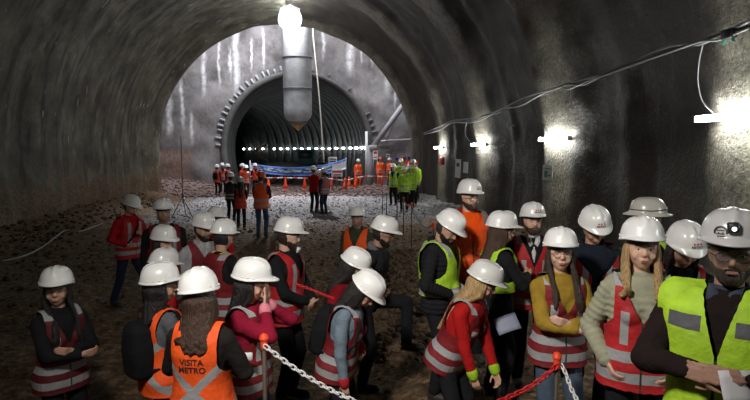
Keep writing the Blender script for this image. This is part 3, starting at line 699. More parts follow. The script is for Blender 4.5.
# ------------------------------------------------------------------ who stands where
RED = ('red', (.42, .010, .014)); DRED = ('dark_red', (.18, .006, .010)); ORA = ('orange', (1.0, .10, .008)); YEL = ('yellow', (.42, .68, .03)); ROR = ('red_orange', (.70, .04, .012))
BLK = ('black', (.016, .016, .018)); NAVY = ('navy', (.02, .03, .06)); JEAN = ('jeans', (.045, .07, .14)); LJEAN = ('light_jeans', (.06, .085, .12))
GA, GB = 'visitors in the near crowd', 'workers standing in the chamber'
def mv(c, rules='metro'): return (c[0], c[1], rules)
LG = dict(style='ridge', logo=1)
NEAR = [
 dict(n='A', px=56, py=266, d=4.4, H=1.64, f=1, yaw=25, head=(-35, -4), hair='black', hlen=1.12, top=BLK, vest=mv(('deep_red', (.10, .004, .008))), arms='cross', hat=dict(style='ridge'), skin='m',
   label='woman with long black hair in dark red striped vest, alone at far left edge'),
 dict(n='B', px=132, py=195, d=8.7, H=1.72, yaw=38, head=(8, 22), hair='dark', top=RED, vest=(*RED, 'long'), armL='phone', armR='waist', strap=1, footL=(.16, -.22), footR=(-.14, .25), hat=dict(style='three'), pants=NAVY,
   label='person in bright red jacket with black bag strap, by the left tunnel wall'),
 dict(n='C', px=163, py=198, d=7.1, H=1.80, b=1.1, yaw=5, head=(0, -3), hair='grey', top=BLK, vest=mv(DRED, 'long'), shirt=('grey_shirt', (.4, .4, .42)), hat=dict(style='ridge'), skin='d',
   label='older man facing camera, black jacket under dark red vest, behind woman with fringe'),
 dict(n='D', px=164, py=225, d=5.9, H=1.62, f=1, yaw=40, head=(0, 8), hair='dark', hs_style='bob', top=BLK, vest=mv(DRED), hat=dict(style='ridge'), skin='l',
   label='short-haired woman whose upper face shows above the two stacked helmets at left'),
 dict(n='E', px=165, py=248, d=5.15, H=1.60, f=1, yaw=120, head=(0, 12), hair='dark', top=RED, hat=dict(style='ridge', logo=1), hs_style='bob',
   label='person in red top, helmet peeking just above the profile woman in orange vest'),
 dict(n='F', px=160, py=262, d=4.2, H=1.64, f=1, yaw=115, head=(-28, -2), hair='black', hlen=1.15, hfront=0, top=('grey_sweat', (.10, .105, .12)), vest=(*ORA, 'xback'), arms='belly', hat=dict(style='three'), skin='m', pack=1,
   label='woman in profile with long black hair, orange vest over grey sleeves, black backpack on'),
 dict(n='G', px=198, py=268, d=3.5, H=1.66, f=1, yaw=155, head=(8, 8, 6), hair='brown', hlen=1.40, hfront=0, top=('leather', (.02, .018, .016)), vest=(*ORA, 'xback'), arms='belly', hat=dict(style='vee'), backtext='VISITA\nMETRO', silver=(.11, .105, .10), b=1.03, pants=JEAN, vlo=.78,
   label='woman seen from behind in orange vest lettered VISITA METRO with grey X stripes'),
 dict(n='H', px=204, py=212, d=6.2, H=1.76, yaw=28, head=(10, 14), hair='black', beard=1, top=('grey_shirt', (.17, .17, .18)), vest=(*DRED, 'none'), shirt=('check_shirt', (.5, .5, .5)), hat=dict(style='ridge'), skin='m', arms='down', topname='shirt',
   label='bearded man in grey checked shirt and dark red vest, left of the lanyard man'),
 dict(n='I', px=224, py=219, d=5.7, H=1.74, yaw=125, head=(10, 8), hair='black', top=BLK, vest=mv(DRED, 'long'), lanyard=('yellow', (.65, .5, .03)), hat=dict(style='three'), skin='m', arms='front',
   label='dark-haired man turned away in red vest with yellow neck lanyard'),
 dict(n='J', px=217, py=206, d=7.4, H=1.70, yaw=150, head=(0, 10), hair='dark', top=RED, hat=dict(style='ridge'), arms='down',
   label='person in plain red jacket turned away, mostly hidden behind the lanyard man'),
 dict(n='K', px=253, py=258, d=4.05, H=1.66, f=1, yaw=62, head=(12, 8), hair='black', hlen=1.2, hfront=0, top=('crimson', (.24, .008, .03)), topname='sweater', vest=(*DRED, 'metro'), arms='face', hat=dict(style='three'), skin='l', pants=JEAN, band=('pink', (.6, .2, .25)),
   label='woman in crimson sweater covering her face with both hands'),
 dict(n='L', px=290, py=217, d=5.5, H=1.80, yaw=62, head=(28, 10), hair='dark', beard=2, top=BLK, vest=(*RED, 'long'), arms='front', hat=dict(style='three'), skin='l', mask=1, hs_style='tail',
   label='bearded long-haired man in bright red vest with white mask under his chin'),
 dict(n='M', px=357, py=206, d=8.3, H=1.72, yaw=-15, head=(0, -4), hair='dark', top=('olive', (.05, .06, .035)), vest=(*ORA, 'none'), vee=.10, hat=dict(style='three'), skin='d', stand=('olive', (.05, .06, .035)),
   label='man in olive jacket and orange vest standing alone on the gravel beyond the crowd'),
 dict(n='N', px=386, py=216, d=5.75, H=1.80, yaw=75, lean=14, head=(5, 16), hair='black', beard=1, top=('charcoal', (.022, .022, .026)), stand=('grey_collar', (.12, .12, .13)), armL='waist', armR='waist', liftL=.33, footL=(.1, -.42), glasses=1, hat=dict(style='three'), skin='d',
   label='bearded man in charcoal jacket and glasses, one knee raised, in profile'),
 dict(n='O', px=358, py=248, d=5.15, H=1.62, f=1, yaw=70, lean=12, head=(5, 28), hair='black', hlen=1.2, hfront=0, top=DRED, arms='waist', hat=dict(style='three'), skin='m',
   label='woman in dark red jacket with black hair, just left behind the blue-sleeved woman'),
 dict(n='P', px=371, py=271, d=4.5, H=1.62, f=1, yaw=72, lean=14, head=(0, 42), hair='black', hlen=1.15, hfront=0, top=('blue_grey', (.16, .21, .26)), topname='sweater', vest=(*DRED, 'metro'), armR=((.20, -.16, .86), (.4, .9, 0)), armL='waist', hat=dict(style='three'), skin='m', pack=1, band=('red_cuff', (.4, .02, .03)),
   label='woman with blue-grey sleeve and black backpack, head bowed, beside the white chain'),
 dict(n='Q', px=453, py=210, d=5.2, H=1.80, yaw=72, head=(-8, 34), hair='black', beard=1, top=BLK, puff=1, vest=(*YEL, 'hv'), armR='waist', armL='waist', gloves=1, hat=dict(style='three'), skin='m', vlo=1.0, stand=('black', (.016, .016, .018)),
   label='man in black puffer jacket and short yellow vest, head bowed to the right'),
 dict(n='R', px=470, py=179, d=5.75, H=1.86, yaw=18, head=(15, 2), hair='dark', beard=1, top=ORA, vest=(*ORA, 'sh'), glasses=1, hat=dict(style='three', logo=1, lx=.03), skin='l', stand=('red_inner', (.4, .02, .02)), vlo=.9, silver=(.16, .16, .17),
   label='tall bearded man with glasses in bright orange jacket'),
 dict(n='S', px=488, py=261, d=4.45, H=1.66, f=1, yaw=65, lean=24, head=(18, 22), hair='blond', hlen=1.16, hfront=0, top=('bright_red', (.36, .010, .010)), vest=(*DRED, 'metro'), armR=((.16, -.36, .93), (.5, .7, .1)), armL=((.12, -.40, .98), (.5, .7, 0)), hat=dict(style='three', logo=0, col=(.62, .62, .60)), skin='m', glasses=1, band=('lime_cuff', (.30, .5, .03)),
   label='blond woman in red jacket bending forward with lime cuffs'),
 dict(n='T', px=503, py=211, d=5.15, H=1.70, f=1, yaw=120, head=(-18, 6), hair='brown', hlen=1.17, hfront=0, top=BLK, vest=(*YEL, 'none'), vee=.02, armR='phone', armL='phone', hat=dict(style='ridge'), skin='m', vlo=1.08,
   label='brown-haired woman in black jacket and yellow vest holding papers, facing away'),
 dict(n='U', px=533, py=202, d=5.5, H=1.80, yaw=10, head=(5, -2), hair='dark', beard=1, top=BLK, vest=(*RED, 'metro'), shirt=('white_shirt', (.6, .6, .6)), hat=dict(style='ridge', logo=1, lx=.02), skin='l',
   label='bearded man with white shirt collar in red vest, behind the mustard-shirted woman'),
 dict(n='V', px=561, py=227, d=4.05, H=1.68, f=1, yaw=22, head=(-14, -6), hair='dark', hlen=1.22, hfront=1, top=('mustard', (.30, .19, .025)), topname='shirt', vest=(*DRED, 'metro'), arms='cross', glasses=1, hat=dict(style='ridge'), skin='l', pants=LJEAN, vee=.13,
   label='woman with glasses in mustard shirt and red vest, arms crossed'),
 dict(n='W', px=596, py=206, d=4.5, H=1.80, yaw=18, lean=4, head=(4, 24, -6), hair='grey', top=('navy_jacket', (.016, .022, .035)), vest=(*RED, 'plain2'), vee=.20, open=.04, hat=dict(style='ridge', logo=1), skin='m', stand=('navy_jacket', (.016, .022, .035)), silver=(.35, .36, .38),
   label='man in navy jacket and open red vest looking down, right of mustard shirt'),
 dict(n='X', px=648, py=197, d=4.6, H=1.80, yaw=-80, head=(0, 2), hair='dark', top=BLK, vest=(*YEL, 'none'), vee=.02, hat=dict(style='brim', col=(.52, .50, .45)), skin='m', hs_style='none',
   label='person hidden behind others, wearing beige full-brim helmet with black strap'),
 dict(n='Y', px=643, py=216, d=3.3, H=1.72, f=1, yaw=8, head=(2, -4), hair='blond', hlen=1.36, hfront=1, top=('cream_puffer', (.32, .32, .23)), puff=1, vest=(*RED, 'metro'), arms='pocket', hat=dict(style='ridge'), skin='l', stand=('cream_puffer', (.55, .55, .47)), vee=.12, silver=(.45, .43, .43),
   label='blond woman in cream puffer jacket and red vest, hand in pocket'),
 dict(n='Z', px=688, py=222, d=3.75, H=1.66, f=1, yaw=10, lean=3, head=(10, 24), hair='black', hs_style='bob', top=BLK, vest=(*RED, 'plain2'), hat=dict(style='ridge', logo=1, lx=.02), skin='m',
   label='black-haired woman looking down, between cream puffer woman and yellow-vested man'),
 dict(n='AA', px=734, py=208, d=2.36, H=1.84, b=1.06, yaw=-10, head=(14, 1), hair='dark', beard=1, top=('dark_sweater', (.02, .013, .012)), topname='sweater', vest=(*YEL, 'chest'), aw=.25, armL=((.06, -.25, 1.20), (1.2, .3, -.5)), armR=((.045, -.265, 1.21), (1.2, .3, -.5)), front=0, sw=.185, glasses=2, hat=dict(style='ridge', emblem=1, col=(.55, .54, .55)), skin='d', vee=.06, shirt=('blue_check', (.05, .06, .09)), silver=(.10, .10, .11), vlo=.74,
   label='man at right edge in yellow-green vest and safety glasses, lamp on helmet'),
]
MID = [
 dict(px=230.5, py=175.5, d=18.5, H=1.72, yaw=160, top=BLK, vest=('black_vest', (.02, .02, .025), 'long'), hat=dict(), label='person in black vest with white stripes, left of the braided worker', arms='front', vlo=.8),
 dict(px=240.5, py=184, d=17, H=1.60, f=1, yaw=175, top=BLK, vest=(*ROR, 'hv'), hat=dict(col=(.55, .55, .55)), hair='black', hlen=1.2, label='worker from behind in knee-length red-orange vest and grey helmet', arms='front', vlo=.72, silver=(.6, .1, .05)),
 dict(px=261, py=171.5, d=15, H=1.78, yaw=165, top=('slate', (.03, .035, .05)), vest=(*ORA, 'hv'), hat=dict(col=(.75, .09, .01)), pants=('blue_jeans', (.04, .08, .16)), label='worker with orange helmet and orange vest over blue jeans, seen from behind', arms='front'),
 dict(px=217, py=167.5, d=29, H=1.72, yaw=150, top=NAVY, vest=(*ROR, 'hv'), pack=1, label='leftmost of three distant workers by the rubble, with dark backpack'),
 dict(px=222.3, py=164.5, d=30.5, H=1.78, yaw=10, top=NAVY, vest=(*ORA, 'hv'), label='middle one of the three distant workers by the rubble'),
 dict(px=227.5, py=166.5, d=29.5, H=1.74, yaw=-120, top=NAVY, vest=(*ROR, 'hv'), label='right-hand one of the three distant workers by the rubble'),
 dict(px=242.3, py=164.5, d=30.5, H=1.74, yaw=60, top=ROR, label='distant worker in red jacket at left end of the banner'),
 dict(px=245.8, py=167.5, d=28.5, H=1.70, yaw=170, top=('grey', (.12, .13, .15)), vest=(*ORA, 'hv'), label='distant worker in orange vest and grey sleeves below the banner end'),
 dict(px=255, py=164.5, d=31, H=1.74, yaw=20, top=NAVY, vest=(*ROR, 'hv'), label='distant worker in front of the left part of the banner'),
 dict(px=313.6, py=166, d=21, H=1.76, yaw=150, top=('bright_red', (.36, .010, .010)), label='man in red jacket and black trousers standing mid-tunnel', arms='front'),
 dict(px=323.8, py=168.5, d=20.6, H=1.70, yaw=-140, top=NAVY, vest=('pale_vest', (.35, .10, .10), 'long'), pants=NAVY, label='person in navy jacket with pale striped vest, right beside red-jacketed man'),
 dict(px=319.6, py=170, d=22, H=1.66, yaw=10, top=NAVY, vest=(*ORA, 'hv'), label='person in orange vest between red jacket and navy jacket'),
 dict(px=358.2, py=159, d=34.2, H=1.76, yaw=10, top=ORA, pants=ORA, hat=dict(col=(.6, .6, .6)), vest=(*ORA, 'hv'), label='worker in orange coveralls with white helmet by the white sign'),
 dict(px=380.3, py=157, d=34.2, H=1.80, yaw=-5, top=ORA, pants=ORA, hat=dict(col=(.5, .03, .02)), vest=(*ORA, 'hv'), label='worker in orange coveralls and red helmet below the strut'),
 dict(px=389.5, py=158, d=34.6, H=1.78, yaw=-40, top=ORA, pants=ORA, hat=dict(col=(.4, .4, .42)), vest=(*ORA, 'hv'), label='worker in orange coveralls partly behind the yellow-vested group'),
]
for (px, py, d, hc, lab, tp, vs) in (
 (404.3, 166, 21.5, (.78, .78, .78), 'worker in yellow jacket and white helmet at front of the yellow group', YEL, 1),
 (393.5, 163.5, 24, (.75, .75, .72), 'worker in dark top with white helmet at left of the yellow group', NAVY, 1),
 (401, 157.5, 25.5, (.75, .75, .74), 'white-helmeted worker behind the front worker of the yellow group', YEL, 1),
 (407.5, 160, 25.1, (.6, .03, .02), 'red-helmeted worker near middle of the yellow group', YEL, 1),
 (413.2, 158.5, 23.6, (.78, .78, .78), 'white-helmeted worker against the tunnel edge in the yellow group', YEL, 1),
 (408, 155.5, 28, (.05, .12, .4), 'blue-helmeted worker at the back of the yellow group', YEL, 1),
 (396, 155.5, 28.5, (.04, .10, .35), 'dark blue-helmeted worker at back left of the yellow group', NAVY, 0),
 (399, 165, 26, (.05, .35, .28), 'teal-helmeted worker squeezed behind the front yellow jacket', YEL, 1),
 (404, 154.5, 29, (.6, .05, .03), 'far red-helmeted worker at the back of the yellow group', ORA, 0),
 (410.3, 165, 22.2, (.75, .75, .75), 'low white-helmeted worker right of the front yellow jacket', YEL, 1),
 (416, 161, 26, (.6, .05, .03), 'red-helmeted worker nearest the tunnel edge', YEL, 1)):
    MID.append(dict(px=px, py=py, d=d, H=1.74, yaw=random.uniform(-25, 25), top=tp, vest=(*YEL, 'hv') if vs else None, hat=dict(col=hc), label=lab, group='workers in yellow vests by the tunnel edge'))
for p in NEAR+MID:
    p['root'] = locate(p)
    if 'group' not in p: p['group'] = GA if 'n' in p else GB
for p in NEAR: SAMPLES.append((p['root'].x, p['root'].y, p['root'].z))
for (px, py) in ((404, 235), (412, 247), (397, 225), (433, 262)): 
    r = ray(px, py); t = -CAMH/r.z; q = V3((0, 0, CAMH))+r*t; SAMPLES.append((q.x, q.y, 0))
for x in (-6, -4.5): SAMPLES.append((x, 6, .05)); SAMPLES.append((x, 9, .1))
for p in MID:
    r = p['root']; z = gz(r.x, r.y)
    k = (p['H']+.045+(r.z-z))/(p['H']+.045)      # stand exactly on the ground
    p['H'] *= max(.9, min(1.12, k)); p['root'] = locate(p); p['root'].z = gz(p['root'].x, p['root'].y)
BODY = {}
import os
SKIP = os.environ.get('SKIPPEOPLE')
for p in NEAR:
    if SKIP: break
    BODY[p['n']] = person(p, 0 if p['d'] < 6.3 else 1)
for p in MID:
    if SKIP: break
    person(p, 1 if p['d'] < 19 else 2)
# ------------------------------------------------------------------ the tunnel
XC, ZC, RAD, YEND, YHW = -1.1, 2.34, 7.0, 29.7, 36.0
LAMPS = []
def vault_r(t, y):      # radius offset: broad undulation, girders, rough concrete
    px, pz = math.cos(t)*7, math.sin(t)*7
    ys = (y-1.6)/6.0; rib = math.exp(-(((y+.6) % 3.0-1.5)/.32)**2)*.10
    bulge = .17*math.tanh(2.2*(math.cos(2*math.pi*(y-.9)/5.7)-.35))
    n = noise.noise(V3((px*.5, y*.5, pz*.5)))*.10+noise.noise(V3((px*1.7, y*1.7, pz*1.7)))*.045+noise.noise(V3((px*4.5, y*4.5, pz*4.5)))*.018
    left = 1 if math.cos(t) < 0 else 0
    k = .45 if left else 1.0
    end = .22*(1/(1+math.exp(-(y-28.9)/.1)))+.10*(1/(1+math.exp(-(y-26.6)/.15)))
    return RAD-rib*k-bulge*(.35 if left else 1)-n*(.6 if left else 1.15)-end
def vpt(t, y):
    """t: angle 0 right springline .. pi left; beyond these the wall drops"""
    if 0 <= t <= math.pi:
        r = vault_r(t, y); return V3((XC+r*math.cos(t), y, ZC+r*math.sin(t)))
    if t < 0: r = vault_r(0, y); z = ZC+t*RAD; tt = -t
    else: r = vault_r(math.pi, y); z = ZC-(t-math.pi)*RAD; tt = t-math.pi
    n = noise.noise(V3((0, y*1.2, z*1.2)))*.10+noise.noise(V3((5, y*4, z*4)))*.03
    r = r-.55*tt**2+n*(1 if t > 0 else .5)
    return V3((XC+(r if t < 0 else -r), y, z))
def grid(nx, ny, fn, name, mat, keep=None):
    vs = [tuple(fn(i, j)) for j in range(ny) for i in range(nx)]
    fs = [(j*nx+i, j*nx+i+1, (j+1)*nx+i+1, (j+1)*nx+i) for j in range(ny-1) for i in range(nx-1)]
    if keep: fs = [f for f in fs if keep(f, vs)]
    me = bpy.data.meshes.new(name); me.from_pydata(vs, [], fs); me.update()
    return link(name, me, mat)
def vault_mat(name, left):
    t = NT(name); o = t.obj(); sx = t.n('ShaderNodeSeparateXYZ'); t.L.new(o, sx.inputs[0])
    a = t.noise(.9, 8, .68, o); f = t.noise(14, 6, .7, o); v = t.noise(1.1 if left else 1.5, 5, .6, o, (1, 2.6, .38) if left else (1, 1.6, .7)); w = t.noise(2.0, 2, .5, o, (1, 2.6, .8))
    if left:
        c = t.ramp(a, [(.34, (.06, .055, .038)), (.52, (.15, .142, .104)), (.68, (.27, .258, .20))])
        c = t.mix(t.math('MULTIPLY', t.ramp(v, [(.5, (0, 0, 0)), (.62, (1, 1, 1))]), .75), c, (.030, .028, .022))
        c = t.mix(t.ramp(w, [(.70, (0, 0, 0)), (.72, (.8, .8, .8))]), c, (.42, .44, .42))
        low = t.math('ADD', t.math('MULTIPLY', sx.outputs[2], -.9), t.math('MULTIPLY', t.noise(1.4, 7, .7, o), 3.6))
        lw = t.ramp(low, [(.30, (0, 0, 0)), (.75, (1, 1, 1))])
        c = t.mix(t.math('MULTIPLY', lw, .9), c, t.ramp(f, [(.38, (.035, .022, .012)), (.62, (.30, .20, .12))]))
        bs, bd = .55, .05
    else:
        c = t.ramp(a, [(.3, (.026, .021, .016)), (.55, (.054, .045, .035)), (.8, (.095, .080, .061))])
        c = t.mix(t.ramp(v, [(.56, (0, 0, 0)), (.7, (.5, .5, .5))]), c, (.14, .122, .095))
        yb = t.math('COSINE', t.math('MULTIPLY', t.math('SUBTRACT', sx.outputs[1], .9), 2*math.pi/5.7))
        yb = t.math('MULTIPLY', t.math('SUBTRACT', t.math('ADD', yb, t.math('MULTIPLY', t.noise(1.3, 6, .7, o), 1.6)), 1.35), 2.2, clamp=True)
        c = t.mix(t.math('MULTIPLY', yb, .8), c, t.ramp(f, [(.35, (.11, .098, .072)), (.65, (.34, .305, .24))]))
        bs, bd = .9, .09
    t.col(c); t.b.inputs['Roughness'].default_value = .62; t.b.inputs['Specular IOR Level'].default_value = .45
    h = t.math('ADD', t.math('MULTIPLY', t.noise(5, 6, .65, o), .5), t.math('MULTIPLY', t.noise(16, 5, .65, o), .6)); t.bump(h, bs, bd); return t.m
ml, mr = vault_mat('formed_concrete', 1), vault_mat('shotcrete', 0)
NY = int((YEND+14)/.115)
def vgrid(t0, t1, n, name, m):
    o = grid(n, NY, lambda i, j: vpt(t0+(t1-t0)*i/(n-1), -14+(YEND+14)*j/(NY-1)), name, m); tag(o, kind='structure'); return o
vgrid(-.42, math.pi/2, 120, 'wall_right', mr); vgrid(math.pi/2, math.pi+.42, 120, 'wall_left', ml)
# rear bulkhead of the visitors' end
mb = MB(); mb.box((-10, -14.3, -1), (8, -14, 10)); tag(mb.build('wall_back', mr, smooth=False), kind='structure')

# end face of the lined tunnel (seen as the lining's thickness) and the shaft chamber around it
mb = MB(); n = 60; A = []; B = []
for i in range(n+1):
    t = -.42+(math.pi+.84)*i/n; p = vpt(t, YEND); A.append(p); c = V3((XC, YEND, ZC)); q = p-c; q.y = 0
    B.append(V3((XC, YEND, ZC))+q*2.3)
a, b = mb.ring(A), mb.ring(B)
for i in range(n): mb.face((a[i], a[i+1], b[i+1], b[i]))
tag(mb.build('wall_chamber_near', mr, smooth=False), kind='structure')
def headwall_mat():
    t = NT('headwall_concrete'); o = t.obj(); sx = t.n('ShaderNodeSeparateXYZ'); t.L.new(o, sx.inputs[0])
    a = t.noise(.7, 7, .65, o); f = t.noise(7, 6, .7, o, (1, 1, .5))
    c = t.ramp(a, [(.36, (.085, .078, .076)), (.5, (.185, .176, .178)), (.62, (.27, .258, .258))])
    c = t.mix(t.math('MULTIPLY', t.ramp(f, [(.4, (0, 0, 0)), (.7, (1, 1, 1))]), .35), c, (.13, .11, .11))
    # mineral streaks running down from the lining joints
    cmb = t.n('ShaderNodeCombineXYZ'); t.L.new(t.math('ADD', sx.outputs[0], t.math('MULTIPLY', t.noise(1.2, 2, .5, o), .25)), cmb.inputs[0])
    tot = 0.0
    for (x, w, z0, z1) in ((-6.55, .07, 5.5, 9.2), (-4.55, .10, 5.6, 10.5), (-4.9, .05, 6.5, 9), (-1.45, .05, 6.5, 10.5), (2.65, .14, 7, 10.2), (4.05, .05, 7.6, 10), (5.05, .11, 5.8, 9.6), (-7.9, .06, 3.5, 7), (-8.7, .10, 3, 6.2), (-9.3, .05, 3.4, 7), (-7.4, .06, 2.5, 5), (6.3, .06, 4.8, 8), (-2.9, .05, 7.4, 10.4), (.9, .05, 8, 10.6), (3.4, .04, 7.8, 10.5), (5.6, .05, 5, 8.6), (-5.6, .04, 6.2, 10), (-3.6, .04, 7.2, 9.6), (-9.9, .08, 3, 7)):
        d = t.math('ABSOLUTE', t.math('SUBTRACT', sx.outputs[0], t.math('ADD', x, t.math('MULTIPLY', t.math('SUBTRACT', t.noise(1.1, 4, .7, o), .5), .5))))
        m_ = t.math('SUBTRACT', 1.0, t.math('DIVIDE', d, w*2.6), clamp=True)
        m_ = t.math('MULTIPLY', m_, t.math('MULTIPLY', t.math('MULTIPLY', t.math('SUBTRACT', sx.outputs[2], z0), 1.0, clamp=True), t.math('MULTIPLY', t.math('SUBTRACT', z1, sx.outputs[2]), 1.2, clamp=True), clamp=True))
        tot = m_ if isinstance(tot, float) else t.math('MAXIMUM', tot, m_)
    tot = t.math('MULTIPLY', tot, t.ramp(t.noise(3, 5, .7, o), [(.3, (.25, .25, .25)), (.6, (1, 1, 1))]))
    c = t.mix(t.math('MULTIPLY', tot, 1.0, clamp=True), c, (.75, .75, .77))
    # bare excavated soil at the lower left, below the sprayed concrete
    lowm = t.math('MULTIPLY', t.math('ADD', t.math('MULTIPLY', sx.outputs[0], -1.0), t.math('SUBTRACT', t.math('MULTIPLY', a, 1.6), 7.9)), 2.0, clamp=True)
    lowm = t.math('MULTIPLY', lowm, t.math('MULTIPLY', t.math('SUBTRACT', 2.7, sx.outputs[2]), 2.0, clamp=True))
    c = t.mix(lowm, c, t.ramp(f, [(.3, (.10, .06, .05)), (.7, (.26, .17, .14))]))
    t.col(c); t.b.inputs['Roughness'].default_value = .8; t.bump(t.math('ADD', a, t.math('MULTIPLY', f, .6)), .6, .08); return t.m
HWM = headwall_mat()
FX, FZ, FR = -.75, 2.6, 4.65
def fpt(t, r):
    if 0 <= t <= math.pi: return (FX+r*math.cos(t), FZ+r*math.sin(t))
    if t < 0: return (FX+r*(1-.25*t*t), FZ+t*r)
    return (FX-r*(1-.25*(t-math.pi)**2), FZ-(t-math.pi)*r)
mb = MB(); rows = []; n = 160
for k in range(24):
    u = (k/23)**1.5; row = []
    for i in range(n+1):
        t = -.65+(math.pi+1.3)*i/n; x, z = fpt(t, FR+.02); q = V3((x-FX, 0, z-FZ)); L = q.length; f = 1+u*3.0
        nn = noise.noise(V3((x*f*.8, 3, z*f*.8)))*.12*min(1, u*8)
        row.append(V3((FX+q.x*f, YHW+nn, FZ+q.z*f if q.z > 0 else FZ+q.z*(1+u*.2))))
    rows.append(mb.ring(row))
for a, b in zip(rows, rows[1:]):
    for i in range(n): mb.face((a[i], a[i+1], b[i+1], b[i]))
tag(mb.build('wall_far', HWM), kind='structure')
mb = MB()
for x0, x1 in ((-15.2, -15), (15, 15.2)): mb.box((x0, YEND, -1), (x1, YHW+.2, 16))
tag(mb.build('wall_chamber_sides', HWM, smooth=False), kind='structure')
# lining ring of the far tunnel with its row of anchor blocks
mb = MB(); n = 90; prof = [(-.05, .22), (-.16, .20), (-.18, .05), (-.14, -.12), (.6, -.12)]; rings = []
for i in range(n+1):
    t = -.62+(math.pi+1.24)*i/n; rings.append([V3((*[fpt(t, FR+e)[0]], YHW+dy, fpt(t, FR+e)[1])) for dy, e in prof])
ids = [mb.ring(r) for r in rings]
for a, b in zip(ids, ids[1:]):
    for i in range(len(prof)-1): mb.face((a[i], a[i+1], b[i+1], b[i]))
ring = mb.build('trim_1', M('ring_concrete', (.075, .073, .07), .75, bump=.5, bs=8, var=.3)); tag(ring, kind='structure')
for i in range(40):
    t = .05+(math.pi-.1)*i/39+random.uniform(-.02, .02)
    if t < 1.5 and random.random() < .45: continue
    b = MB(); M4 = Matrix.Translation((FX+(FR+.34)*math.cos(t), YHW-.10, FZ+(FR+.34)*math.sin(t))) @ Matrix.Rotation(-t, 4, 'Y')
    b.box((-.20+random.uniform(0, .08), -.06, -.07), (.10+random.uniform(0, .2), .08, .06), M4, 0, .03)
    b.build('anchor_block', M(*((('anchor_pale', (.30, .31, .33), .6) if t > 1.7 else ('anchor_dark', (.12, .115, .12), .6))), bump=.3, var=.3), ring)
# far tunnel, bending left
STR, CR_ = 3.0, 30.0
def fpath(s):
    if s < STR: return V3((FX, YHW+s, 0)), 0
    a = (s-STR)/CR_; return V3((FX-CR_*(1-math.cos(a)), YHW+STR+CR_*math.sin(a), 0)), a
def ftun(t, s, e=0):
    c, a = fpath(s); r = FR-e-.06*math.exp(-(((s) % 1.25-.6)/.14)**2); x, z = fpt(t, r); x -= FX
    return V3((c.x+x*math.cos(a), c.y+x*math.sin(a), z))
SM = 46; NS = 420
tm = NT('ribbed_lining'); o = tm.obj(); tm.col(tm.ramp(tm.noise(1.2, 6, .65, o), [(.3, (.03, .033, .032)), (.7, (.085, .092, .088))])); tm.b.inputs['Roughness'].default_value = .5
tm.bump(tm.noise(8, 5, .6, o), .5, .05)
o = grid(60, NS, lambda i, j: ftun(-.65+(math.pi+1.3)*i/59, SM*j/(NS-1)), 'wall_far_tunnel', tm.m); tag(o, kind='structure')
mb = MB(); c, a = fpath(SM); mb.box((-5.5, 0, -2), (5.5, .2, 8), Matrix.Translation(c) @ Matrix.Rotation(a, 4, 'Z')); tag(mb.build('wall_far_tunnel_end', tm.m, smooth=False), kind='structure')

# ------------------------------------------------------------------ ground
def ground_mat():
    t = NT('ground_dirt'); o = t.obj(); sx = t.n('ShaderNodeSeparateXYZ'); t.L.new(o, sx.inputs[0])
    a = t.noise(.8, 6, .6, o); f = t.noise(9, 8, .75, o); g = t.noise(26, 5, .7, o)
    dirt = t.ramp(f, [(.34, (.035, .019, .008)), (.5, (.16, .095, .042)), (.64, (.42, .27, .14))])
    grav = t.ramp(f, [(.32, (.09, .08, .075)), (.55, (.26, .24, .245)), (.7, (.44, .42, .43))])
    k = t.math('ADD', t.math('MULTIPLY', t.math('SUBTRACT', sx.outputs[1], 17.2), .45), t.math('MULTIPLY', t.math('SUBTRACT', a, .5), 2.5), clamp=True)
    k = t.math('MULTIPLY', k, t.math('ADD', t.math('ADD', sx.outputs[0], 6.3), t.math('MULTIPLY', t.math('SUBTRACT', a, .5), 3), clamp=True))
    br = t.ramp(f, [(.3, (.07, .045, .04)), (.7, (.26, .18, .16))])
    c = t.mix(k, dirt, grav); k2 = t.math('MULTIPLY', t.math('ADD', t.math('SUBTRACT', sx.outputs[1], 29.5), t.math('MULTIPLY', t.math('SUBTRACT', a, .5), 9)), .5, clamp=True)
    c = t.mix(k2, c, br); t.col(c); t.b.inputs['Roughness'].default_value = .85
    v = t.n('ShaderNodeTexVoronoi'); v.inputs['Scale'].default_value = 9; t.L.new(o, v.inputs['Vector'])
    t.bump(t.math('ADD', t.math('ADD', f, t.math('MULTIPLY', g, .5)), t.math('MULTIPLY', v.outputs['Distance'], -.6)), .9, .10); return t.m
GM = ground_mat()
xs = [-16+.5*i for i in range(13)]+[-9.9+.13*i for i in range(130)]+[7.1+.5*i for i in range(19)]
xs = sorted(xs); ysl = [-14+.5*i for i in range(28)]+[.05+.14*i for i in range(258)]
def gfn(i, j):
    x, y = xs[i], ysl[j]; z = gz(x, y)
    z += .035*noise.noise(V3((x*3.1, y*3.1, 9)))+.02*noise.noise(V3((x*8, y*8, 2)))
    return (x, y, z-.012)
tag(grid(len(xs), len(ysl), gfn, 'floor', GM), kind='structure')
tag(grid(60, 60, lambda i, j: (-45+i*1.0, 35.9+j*.9, .06*noise.noise(V3((i, j, 0)))-.05), 'floor_far_tunnel', GM), kind='structure')
